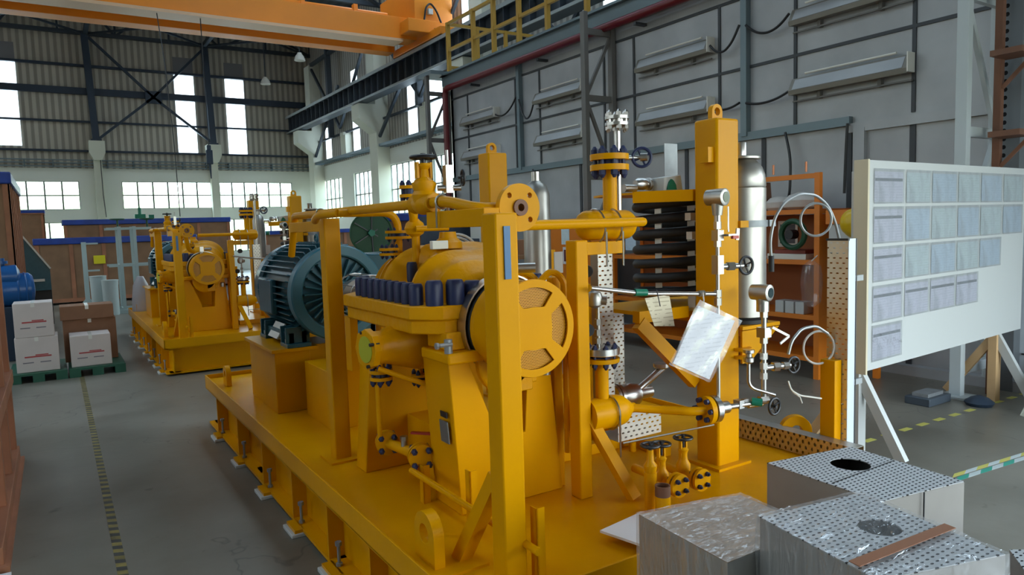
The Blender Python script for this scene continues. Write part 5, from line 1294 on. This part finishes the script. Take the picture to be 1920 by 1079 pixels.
tg = thing('card_tag', 'cream card tag tied to the tube with a black cable tie', 'tag', (2.362, 2.420, 1.341))
link('card', quadslab([(2.272, 2.420, 1.348), (2.418, 2.410, 1.355), (2.451, 2.410, 1.202), (2.330, 2.420, 1.213)], .002), page_mat('written_cream_card', (0.72, 0.64, 0.46), (0.5, 0.42, 0.28)), tg, smooth=False)
link('cable_tie', MB().tube([(2.349, 2.400, 1.306), (2.333, 2.400, 1.364), (2.346, 2.420, 1.382)], .0025, 6), m_black, tg)
solo('green_pipe_tape', MB().cyl((2.246, 2.460, 1.375), (2.310, 2.450, 1.370), .017), m_green, 'turquoise tape wound round the instrument tube', 'tape')

# --- steel conduit hoses looping to the upright tray ---
hs_ = thing('conduit_hose', 'grey steel conduit looping from the stainless cylinder to the upright tray', 'hose', (3.078, 2.350, 1.480))
link('hose', MB().tube([(3.017, 2.300, 1.484), (3.008, 2.300, 1.591), (3.041, 2.300, 1.697), (3.116, 2.300, 1.776), (3.217, 2.280, 1.820), (3.351, 2.280, 1.812), (3.438, 2.270, 1.758), (3.489, 2.260, 1.673), (3.529, 2.260, 1.572)], .0075, 10, bend=.04), m_hose, hs_)
link('loop', MB().torus((3.352, 2.280, 1.684), (-.5, -1, 0), .085, .0065, 40, 8), m_hose, hs_)
link('conduit_gland', MB().cyl((3.017, 2.300, 1.431), (3.017, 2.300, 1.511), .014), m_rubber, hs_)
hb = thing('conduit_hose', 'clear grey conduit looping from the lower handwheel to the upright tray', 'hose', (3.163, 2.300, 1.062))
link('hose', MB().tube([(3.099, 2.260, 1.006), (3.125, 2.260, 1.071), (3.207, 2.260, 1.126), (3.299, 2.240, 1.135), (3.371, 2.220, 1.088)], .008, 10, bend=.03), m_hose, hb)
link('loop', MB().torus((3.383, 2.280, 1.005), (-.45, -1, 0), .088, .006, 40, 8), m_whitehose, hb)
solo('bare_cable_ends', MB().tube([(3.086, 2.250, 0.872), (3.099, 2.240, 0.822), (3.140, 2.220, 0.794), (3.260, 2.180, 0.767)], .0045, 6, bend=.02).tube([(3.107, 2.240, 0.815), (3.140, 2.220, 0.786), (3.130, 2.200, 0.759)], .0035, 6), m_lampw, 'pale loose cable ends hanging under the lower handwheel', 'cable')

# --- orange shelving along the enclosure wall ---
def shelving(y0, y1, lab, panel, xb=7.2, group='orange shelving by the enclosure wall', tall=False):
    t = thing('storage_shelf', lab, 'shelf', (6.9, (y0 + y1) / 2, 0), group)
    for x in (6.6, xb - .05):
        for y in (y0, y1 - .06): link('upright', B(x, y, 0, x + .05, y + .06, 2.15 if tall and x < 7 and y == y0 else 1.78), m_orange2, t, smooth=False)
    for z in (.18, .62, 1.20, 1.73): link('shelf_board', B(6.606, y0 + .004, z, xb - .006, y1 - .004, z + .05), m_orange2, t, smooth=False)
    if tall: link('top_rail', B(6.604, y0 + .06, 2.095, 6.646, y1 - .3, 2.145), m_orange2, t, smooth=False)
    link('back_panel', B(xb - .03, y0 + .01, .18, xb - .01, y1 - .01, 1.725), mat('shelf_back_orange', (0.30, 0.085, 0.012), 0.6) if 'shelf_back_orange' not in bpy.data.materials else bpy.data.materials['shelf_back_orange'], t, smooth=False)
    link('end_panel', B(6.62, y0 + .01, .18, xb - .02, y0 + .02, 1.725), m_orange2, t, smooth=False)
    if panel: link('front_panel', B(6.60, y0 + .06, .2, 6.61, y1 - .06, 1.73), m_orange2, t, smooth=False)
    return t
shelving(4.45, 5.95, 'open orange shelf behind the stainless cylinder, with tall top frame', False, tall=True)
shelving(6.2, 7.7, 'orange shelf behind the black coil', False)
shelving(7.95, 9.6, 'closed orange cabinet behind the round pump guard', True, 6.93)
def prop_box(name, b, m, lab, cat, **k): return solo(name, B(*b), m, lab, cat, bevel=k.get('bevel', .004), group=k.get('group'))
for k in range(3): prop_box('small_box', (6.62, 4.64 + k * .125, .67, 6.78, 4.745 + k * .125, .80), m_white, '%s small white box on the lower orange shelf' % ['rightmost', 'middle', 'leftmost'][k], 'box', group='white boxes on the lower shelf')
prop_box('paper_bundle', (6.62, 4.62, 1.25, 6.95, 5.10, 1.31), m_lampw, 'flat pale paper bundle on the middle orange shelf', 'papers')
prop_box('red_folder', (6.64, 4.64, 1.31, 6.93, 5.02, 1.35), mat('dull_red_card', (0.25, 0.05, 0.03), 0.6), 'dull red folder lying on the pale paper bundle', 'folder')
solo('white_sack', MB().lathe([(0, .12), (.03, .17), (.10, .18), (.16, .12), (.19, .03)], (6.86, 4.85, 1.78), (0, 0, 1), 20).lathe([(0, .12), (.03, .15), (.09, .15), (.14, .10), (.16, .03)], (6.86, 5.12, 1.78), (0, 0, 1), 20), mat('white_sacking', (0.55, 0.52, 0.48), 0.8, bump=.8, bscale=12), 'crumpled white sack on top of the orange shelf', 'sack')
solo('brown_drum', MB().cyl((6.85, 5.42, 1.785), (6.85, 5.42, 2.10), .17, .15), m_rust, 'dark red-brown drum on the shelf top behind the cylinder', 'drum')
for k, y in enumerate((4.62, 5.02)): solo('copper_tube', MB().cyl((6.62, y, 2.165), (6.62, y, 2.27), .012), m_copper, ['short copper tube stub on the shelf frame, right one', 'short copper tube stub on the shelf frame, left one'][k], 'tube')
hr = thing('hose_reel', 'dark green hose reel fixed to the orange shelf end', 'hose reel', (6.57, 4.72, 1.45))
link('reel_ring', MB().torus((6.571, 4.74, 1.52), (1, 0, 0), .14, .03, 24, 8), m_dkgreen, hr); link('reel_hub', MB().cyl((6.5, 4.74, 1.52), (6.606, 4.74, 1.52), .05), m_black, hr)
solo('hard_hat', MB().lathe([(0, .15), (.015, .14), (.06, .13), (.11, .09), (.135, .03)], (6.585, 4.05, 1.63), (-1, 0, .15), 22), m_hardhat, 'yellow hard hat beside the notice board', 'hard hat')
hp = thing('helmet_rack', 'orange bracket panel with a white box under it behind the tray', 'rack', (6.9, 4.2, 1.0))
link('rack_panel', B(6.6, 3.95, 1.62, 7.2, 4.38, 1.76), m_orange2, hp, smooth=False)
link('white_box', B(6.62, 4.12, 1.32, 6.9, 4.36, 1.62), m_white, hp, bevel=.01)
link('rack_post', B(7.1, 4.1, 0, 7.15, 4.16, 1.62), m_orange2, hp)
solo('plastic_parcel', MB().lathe([(0, .03), (.05, .09), (.25, .11), (.42, .09), (.48, .02)], (6.49, 4.46, .78), (0, 0, 1), 12), m_bag, 'clear plastic parcel hanging on the orange upright', 'parcel')
link('parcel_tie', MB().cyl((6.49, 4.46, 1.25), (6.60, 4.47, 1.30), .006, n=6), m_lampw, bpy.data.objects['plastic_parcel'])
# posters
for k, (y, z, lab) in enumerate(((8.75, 1.52, 'white notice sheet on the closed orange cabinet, upper one'), (8.72, 1.22, 'notice sheet with dark panels on the closed orange cabinet, lower one'))):
    p = thing('wall_notice', lab, 'notice', (6.6, y, z)); link('paper_sheet', B(6.590, y - .10, z - .13, 6.594, y + .10, z + .13), m_page_g if k == 0 else m_paper, p, smooth=False)
    if k: link('dark_print', B(6.587, y - .07, z - .09, 6.589, y + .07, z + .09), mat('dark_red_print', (0.12, 0.02, 0.03), 0.6), p, smooth=False)
p = thing('wall_notice', 'notice with two dark pictures on the shelf back behind the cylinder', 'notice', (7.15, 5.2, 1.4))
link('paper_sheet', B(7.155, 5.1, 1.36, 7.16, 5.36, 1.66), m_lampw, p, smooth=False); link('dark_picture', B(7.150, 5.13, 1.40, 7.153, 5.33, 1.49), m_headbar, p, smooth=False); link('dark_picture', B(7.150, 5.13, 1.53, 7.153, 5.33, 1.62), m_headbar, p, smooth=False)
solo('wall_notice', B(6.588, 7.18, 1.32, 6.592, 7.38, 1.52), m_page_b, 'blue and white notice beside the black coil', 'notice', smooth=False)
# rusty rack at the right edge
rr = thing('rusty_rack', 'rusty brown steel rack post with arms by the pale wall', 'rack', (7.05, 2.9, 0))
link('rack_post', B(7.22, 3.08, 0, 7.28, 3.14, 4.6), m_rust, rr, smooth=False)
for z in (2.35, 3.05): link('rack_arm', MB().box(7.02, 2.84, z, 7.32, 3.09, z + .05), m_rust, rr); link('arm_strut', MB().beam((7.25, 3.08, z - .25), (7.28, 2.86, z), .03, .03), m_rust, rr)
solo('grey_wedge', MB().add([(6.58, 2.5, 0), (7.4, 2.2, 0), (7.4, 2.62, 0), (6.66, 2.63, 0), (7.0, 2.38, .36), (7.4, 2.25, .38), (7.4, 2.6, .38), (7.02, 2.6, .36)],
     [(0, 3, 2, 1), (4, 5, 6, 7), (0, 1, 5, 4), (1, 2, 6, 5), (2, 3, 7, 6), (3, 0, 4, 7)]), m_conc, 'grey sloping block on the floor at the right edge', 'ramp', smooth=False)
tl = thing('tool_tray', 'small dark tool tray on the floor at the foot of the pale post', 'tray', (6.55, 3.3, 0))
link('tray', MB().box(6.35, 3.20, 0, 6.72, 3.42, .07), m_grgirder, tl, bevel=.006); link('tray_contents', MB().box(6.40, 3.24, .07, 6.66, 3.38, .10), m_zinc, tl)
solo('rag_bundle', MB().lathe([(0, .10), (.03, .12), (.07, .07), (.09, .02)], (6.75, 2.98, 0), (0, 0, 1), 10), m_blue_steel, 'dark crumpled rag near the pale post on the floor', 'rag')

# --- floor tape ---
tp = []
def tape(name, P0, P1, w_, dash, mats, lab, group=None, slant=0.0):
    t = thing(name, lab, 'floor tape', P0, group)
    P0 = Vector(P0); P1 = Vector(P1); d = (P1 - P0).normalized(); a = Vector((-d.y, d.x, 0)); L = (P1 - P0).length
    ms = [MB() for _ in mats]; k = 0; s_ = 0.0; i = 0
    while s_ < L:
        e_ = min(L, s_ + dash); m = ms[i % len(mats)]
        p = [P0 + d * s_ - a * w_ / 2, P0 + d * e_ - a * w_ / 2, P0 + d * (e_ + slant) + a * w_ / 2, P0 + d * (s_ + slant) + a * w_ / 2]
        m.add([(q.x, q.y, .0006) for q in p] + [(q.x, q.y, .0014) for q in p], [(0, 3, 2, 1), (4, 5, 6, 7), (0, 1, 5, 4), (1, 2, 6, 5), (2, 3, 7, 6), (3, 0, 4, 7)])
        s_ = e_; i += 1
    for m, mm in zip(ms, mats):
        if mm is not None: o = link('stripes', m, mm, t, smooth=False); o['kind'] = 'stuff'
tape('floor_tape', (.175, 3.6, 0), (.175, 11.5, 0), .048, .05, [m_tapeY, m_tapeB], 'worn black and yellow hazard tape running down the left aisle', slant=.02)
tape('floor_tape', (4.3, 3.02, 0), (7.5, 2.92, 0), .05, .12, [m_tapeY2, None], 'dashed yellow floor tape behind the notice board legs')
tape('floor_tape', (4.75, 2.26, 0), (7.5, 2.0, 0), .035, .13, [m_tapeY2, m_tapeW], 'yellow and white striped floor tape at the right edge', slant=.08)
tape('floor_tape', (4.70, 2.215, 0), (7.5, 1.955, 0), .04, .13, [m_tapeG, m_tapeW], 'green and white striped floor tape at the right edge', slant=.08)

# --- left side: crates, cartons, stands ---
def crate(name, lab, x0, y0, z0, x1, y1, z1, m, m_fr, tarp=0.0, face='-y', group=None, n=4, slats=False):
    t = thing(name, lab, 'crate', ((x0 + x1) / 2, (y0 + y1) / 2, z0), group)
    link('board_walls', B(x0 + .02, y0 + .02, z0 + .06, x1 - .02, y1 - .02, z1), m, t, smooth=False)
    for k in range(n + 1):
        x = x0 + (x1 - x0 - .09) * k / n
        link('batten', B(x, y0, z0 + .05, x + .09, y0 + .022, z1), m_fr, t, smooth=False)
    ny = max(2, n - 1) * (2 if slats else 1)
    for k in range(ny + 1):
        y = y0 + (y1 - y0 - .09) * k / ny
        link('batten', B(x1 - .022, y, z0 + .05, x1 + .002, y + .09, z1), m_fr, t, smooth=False)
    for z in (z0 + .06, z1 - .11): link('rail', MB().box(x0 - .01, y0 - .02, z, x1 + .012, y0, z + .1).box(x1, y0 - .02, z, x1 + .02, y1, z + .1), m_fr, t, smooth=False)
    for k in range(3): link('skid_runner', B(x0 + (x1 - x0 - .1) * k / 2, y0, z0, x0 + (x1 - x0 - .1) * k / 2 + .1, y1, z0 + .06), m_fr, t, smooth=False)
    if tarp: link('tarpaulin', B(x0 - .03, y0 - .03, z1 - tarp, x1 + .03, y1 + .03, z1 + .02), m_tarp, t, bevel=.02)
    return t
# near left crate, standing open on the aisle side
nc = thing('timber_crate', 'reddish pine crate standing at the left edge in the foreground', 'crate', (-.9, 5.3, 0))
link('board_walls', B(-1.7, 4.45, .10, -.42, 6.60, 2.45), m_pine, nc, smooth=False)
for y in (4.45, 5.15, 5.85, 6.52): link('batten', B(-.42, y, .02, -.35, y + .09, 2.5), m_pine, nc, bevel=.004)
for z in (.02, .62, 2.35): link('rail', B(-.425, 4.44, z, -.335, 6.625, z + .10), m_pine, nc, bevel=.004)
link('base_board', B(-1.7, 4.40, .0, -.31, 6.64, .03), m_pine, nc, smooth=False)
solo('white_carton_corner', B(-.62, 3.95, 0, -.30, 4.32, .03), m_paper, 'white sheet on the floor at the bottom left corner', 'sheet')
crate('timber_crate', 'tall slatted crate with blue tarpaulin cap behind the foreground crate', -2.0, 13.2, 0, -.50, 17.0, 2.72, m_ply, m_pine, .16, slats=True)
crate('timber_crate', 'long plywood crate with blue tarpaulin cap in the left background', -.42, 21.9, 0, 3.4, 23.4, 1.72, m_ply, m_pine, .15, n=5)
crate('timber_crate', 'higher plywood crate with blue cap behind the long one', .28, 25.2, 0, 5.0, 26.8, 2.26, m_ply, m_pine, .14, n=5)
crate('timber_crate', 'plywood crate with pale blue top below the left rear window', -2.4, 28, 0, -.20, 29.6, 2.66, m_ply, m_pine, .08, n=3)
crate('timber_crate', 'dark plywood crate with blue cap behind the green hose reel', 4.9, 11.6, 0, 7.0, 13.0, 1.96, mat('dark_stained_plywood', (0.13, 0.055, 0.04), 0.6, var=.15), m_ply, .12, n=3)
crate('timber_crate', 'low dark crate behind the far skid under the right rear window', 5.2, 21.5, 0, 9.3, 23.0, 1.75, m_ply, m_pine, .10, n=5)
ys_ = solo('yellow_sign', B(.86, 21.863, 1.03, 1.13, 21.877, 1.25), m_sign, 'yellow sign plate on the long blue-capped crate', 'sign', smooth=False)

def carton(x0, z0, x1, z1, lab, m=m_carton, y0=10.3, y1=10.75, text=True):
    t = thing('carton', lab, 'carton', ((x0 + x1) / 2, y0, z0), 'cartons on the green pallets' if m is m_carton else 'brown cartons on the green pallets')
    link('box', B(x0, y0, z0, x1, y1, z1), m, t, bevel=.006)
    if text:
        w_ = x1 - x0
        link('red_print', B(x0 + w_ * .2, y0 - .002, z0 + (z1 - z0) * .42, x1 - w_ * .18, y0 + .001, z0 + (z1 - z0) * .46).box(x0 + w_ * .45, y0 - .002, z0 + (z1 - z0) * .47, x1 - w_ * .25, y0 + .001, z0 + (z1 - z0) * .50), m_redink, t, smooth=False)
        link('grey_print', B(x0 + w_ * .15, y0 - .002, z0 + (z1 - z0) * .26, x0 + w_ * .4, y0 + .001, z0 + (z1 - z0) * .29).box(x0 + w_ * .55, y0 - .002, z0 + (z1 - z0) * .26, x0 + w_ * .8, y0 + .001, z0 + (z1 - z0) * .29), m_ink, t, smooth=False)
    link('tape', B((x0 + x1) / 2 - .02, y0 - .001, z1 - .05, (x0 + x1) / 2 + .02, y1, z1 + .001), m_lampw, t, smooth=False)
def pallet(x0, x1, lab):
    t = thing('pallet', lab, 'pallet', ((x0 + x1) / 2, 10.6, 0), 'green pallets')
    link('deck', MB().box(x0, 10.2, .085, x1, 11.2, .11), m_pallet, t, smooth=False)
    for k in range(3):
        x = x0 + (x1 - x0 - .12) * k / 2; link('block', B(x, 10.2, 0, x + .12, 11.2, .085), m_pallet, t, smooth=False)
pallet(-.56, .03, 'green pallet under the stacked pair of white cartons'); pallet(.05, .66, 'green pallet under the single white carton')
carton(-.48, .112, -.04, .535, 'lower white carton of the stacked pair by the foreground crate')
carton(-.47, .537, -.07, .95, 'upper white carton of the stacked pair by the foreground crate')
carton(.08, .112, .52, .50, 'single white carton in front of the brown ones')
carton(.02, .112, .62, .66, 'big lower brown carton behind the single white carton', m_brown, 10.78, 11.12, False)
carton(.0, .662, .60, .84, 'flat brown carton lying on the big brown one', m_brown, 10.74, 11.16, False)

bp_ = thing('blue_pump_unit', 'bright blue motor unit behind the white cartons', 'machine', (-.50, 12.5, 0))
link('barrel', MB().lathe([(0, .10), (.02, .22), (.10, .235), (.42, .235), (.46, .20), (.48, .10)], (-.76, 12.45, 1.0), (1, .15, 0), 28), m_blue, bp_)
link('barrel', MB().lathe([(0, .08), (.02, .15), (.30, .16), (.34, .08)], (-.78, 12.4, 1.20), (1, .1, 0), 24), m_blue, bp_)
link('riser', MB().cyl((-.66, 12.45, 1.2), (-.66, 12.45, 1.46), .055).cyl((-.66, 12.45, 1.38), (-.66, 12.45, 1.42), .09), m_blue, bp_)
link('cooling_rib', MB().torus((-.50, 12.49, 1.0), (1, .15, 0), .237, .012).torus((-.40, 12.50, 1.0), (1, .15, 0), .237, .012), m_blue, bp_)
link('stand', MB().box(-.80, 12.25, 0, -.33, 12.8, .77), m_blue_steel, bp_, bevel=.01)
gs = thing('teal_gusset', 'dark teal triangular housing with pale edge behind the blue unit', 'machine', (-.35, 17, 0))
link('housing', MB().sheet([(-.55, .7), (-.10, .7), (-.10, 1.12), (-.55, 1.85)], [], (0, 17.6, 0), (1, 0, 0), (0, 0, 1), .6), m_teal, gs, smooth=False)
link('pale_edge', MB().beam((-.56, 16.99, 1.87), (-.09, 16.99, 1.13), .03, .03, up=(0, 1, 0)).box(-.5, 16.97, .88, -.2, 16.99, .93), m_lampw, gs)
link('stand', B(-.6, 17.1, 0, -.1, 17.5, .7), m_black, gs)
for (x, z, lab) in ((.78, .86, 'rear pale plastic drum by the long crate'), (.98, .78, 'front pale plastic drum by the long crate')):
    t = thing('plastic_drum', lab, 'drum', (x, 18, 0), 'pale plastic drums'); y = 18.5 if x < .9 else 18.0
    link('drum_body', MB().lathe([(0, .145), (.02, .15), (z - .12, .16), (z - .10, .165), (z - .02, .165)], (x, y, 0), (0, 0, 1), 28), m_bucket, t); link('drum_lid', MB().cyl((x, y, z - .02), (x, y, z), .172, n=28), m_bucket, t)
def pipestand(x, y, h, lab, arms=True):
    t = thing('pipe_stand', lab, 'stand', (x, y, 0), 'pale green-grey stands')
    link('post', B(x - .05, y - .05, .03, x + .05, y + .05, h), m_sage, t)
    link('foot', MB().beam((x - .28, y, .03), (x + .28, y, .03), .1, .05).beam((x, y - .28, .03), (x, y + .28, .03), .1, .05), m_sage, t)
    for k in range(2): link('gusset', MB().add([(x - .2 + .2 * k * 2, y - .01, .05), (x, y - .01, .05), (x, y - .01, .32), (x - .2 + .2 * k * 2, y + .01, .05), (x, y + .01, .05), (x, y + .01, .32)], [(0, 1, 2), (5, 4, 3), (0, 3, 4, 1), (1, 4, 5, 2), (2, 5, 3, 0)]), m_sage, t, smooth=False)
    if arms:
        for z in (h - .06, h * .56): link('arm', B(x, y - .03, z, x + .30, y + .03, z + .04), m_sage, t)
pipestand(.60, 20.0, 1.62, 'slim pale stand with short arms before the long crate')
fs = thing('scaffold_stand', 'pale grey tubular frame with cross arms left of the far skid', 'frame', (1.45, 18.4, 0))
for x, y in ((1.25, 18.2), (1.25, 18.9), (1.55, 18.2), (1.55, 18.9)): link('upright', B(x - .035, y - .035, .05, x + .035, y + .035, 1.95), m_sage, fs)
for z in (.05, 1.05, 1.88): link('cross_bar', MB().box(1.0, 18.17, z, 1.9, 18.23, z + .05).box(1.0, 18.87, z, 1.9, 18.93, z + .05).box(1.22, 18.2, z, 1.28, 18.9, z + .05), m_sage, fs)
link('foot_beam', MB().box(.85, 18.1, 0, 2.2, 18.25, .08).box(.85, 18.85, 0, 2.2, 19.0, .08), m_sage, fs)
for x, lab in ((1.25, 'left'), (1.85, 'right')):
    t = thing('valve_wheel', 'dark valve wheel above the tubular frame, %s one' % lab, 'valve', (x, 18.5, 1.95)); w_ = MB(); handwheel(w_, (x, 18.5, 2.12), (0, 0, 1), .14, .015); w_.cyl((x, 18.5, 1.93), (x, 18.5, 2.12), .02)
    link('wheel', w_, m_dkgreen, t)
solo('plastic_sheet_bundle', MB().lathe([(0, .16), (.2, .15), (.45, .12), (.6, .05)], (1.22, 13.9, .421), (0, 0, 1), 12), mat('milky_sheeting', (0.5, 0.48, 0.5), 0.4, bump=1, bscale=10), 'milky plastic sheeting draped at the far motor', 'sheeting')
solo('green_fitting', MB().box(2.2, 25.2, 2.29, 2.5, 25.5, 2.42).cyl((2.35, 25.3, 2.42), (2.35, 25.3, 2.62), .05).box(2.6, 25.3, 2.29, 2.75, 25.5, 2.4), m_green, 'small green fitting on top of the higher blue-capped crate', 'fitting')

# green hose reel behind the motor
gr = thing('cable_reel', 'large green spoked hose reel behind the teal motor', 'reel', (3.3, 8.3, 0))
RX, RY, RZ = 3.28, 8.3, 1.665
link('reel_disc', MB().lathe([(0, .02), (0, .255), (.02, .26), (.04, .255), (.04, .02)], (RX, RY, RZ), (-.3, -1, 0), 40), m_dkgreen, gr)
sp_ = MB()
for k in range(6):
    a = PI / 3 * k + .52; sp_.beam(Vector((RX, RY, RZ)) + Vector((-.012, -.05, 0)), (RX + .25 * math.cos(a), RY - .05 - .05 * math.cos(a) * .3, RZ + .25 * math.sin(a)), .014, .014)
link('spoke', sp_, m_black, gr)
link('rim', MB().torus((RX - .013, RY - .045, RZ), (-.3, -1, 0), .252, .010, 40, 8), m_dkgreen, gr)
link('star_hub', MB().cyl((RX - .012, RY - .04, RZ), (RX - .03, RY - .11, RZ), .045, n=5), m_green, gr)
link('reel_stand', MB().box(RX - .03, RY + .05, 0, RX + .03, RY + .11, RZ).box(RX - .25, RY - .1, 0, RX + .25, RY + .3, .04), m_dkgreen, gr)
# bench with clutter behind the pump
wb = thing('workbench', 'dark cluttered workbench behind the pump casing', 'bench', (4.5, 8.0, 0))
link('bench_top', B(3.9, 7.4, 1.28, 5.3, 8.2, 1.33), m_ply, wb, smooth=False)
link('bench_back', B(3.9, 8.16, 0, 5.3, 8.2, 1.85), m_blue_steel, wb, smooth=False)
for x in (3.92, 5.22):
    for y in (7.42, 8.12): link('leg', B(x, y, 0, x + .06, y + .06, 1.28), m_orange2, wb, smooth=False)
link('lower_shelf', B(3.92, 7.42, .5, 5.28, 8.16, .54), m_ply, wb, smooth=False)
prop_box('parts_bin', (4.02, 7.5, 1.33, 4.35, 7.9, 1.56), m_blue_steel, 'dark blue parts bin on the workbench', 'bin')
prop_box('white_roll_box', (4.45, 7.6, 1.33, 4.75, 7.9, 1.75), m_lampw, 'white box standing on the workbench', 'box')
prop_box('brown_box', (4.8, 7.55, 1.33, 5.15, 7.95, 1.52), m_brown, 'brown box at the right end of the workbench', 'box')
prop_box('orange_case', (4.1, 7.5, .54, 4.6, 7.9, .86), m_orange2, 'orange case on the lower bench shelf', 'case')
wh = thing('hose_coil', 'whitish hose coil hanging behind the pump casing', 'hose', (2.85, 5.3, 1.2))
ch = MB()
for k in range(4): ch.torus((2.84 + .012 * k, 5.28 + .03 * k, 1.455 - .01 * k), (-.25 + .08 * k, -1, .1), .19 - .018 * k, .011, 34, 8)
link('coil', ch, m_whitehose, wh); link('coil_hook', MB().cyl((2.84, 5.35, 1.60), (2.84, 5.45, 1.62), .01).box(2.82, 5.44, .42, 2.86, 5.48, 1.66), m_yel, wh)
# drop the helper tags
for o in bpy.data.objects:
    if '_o' in o: del o['_o']
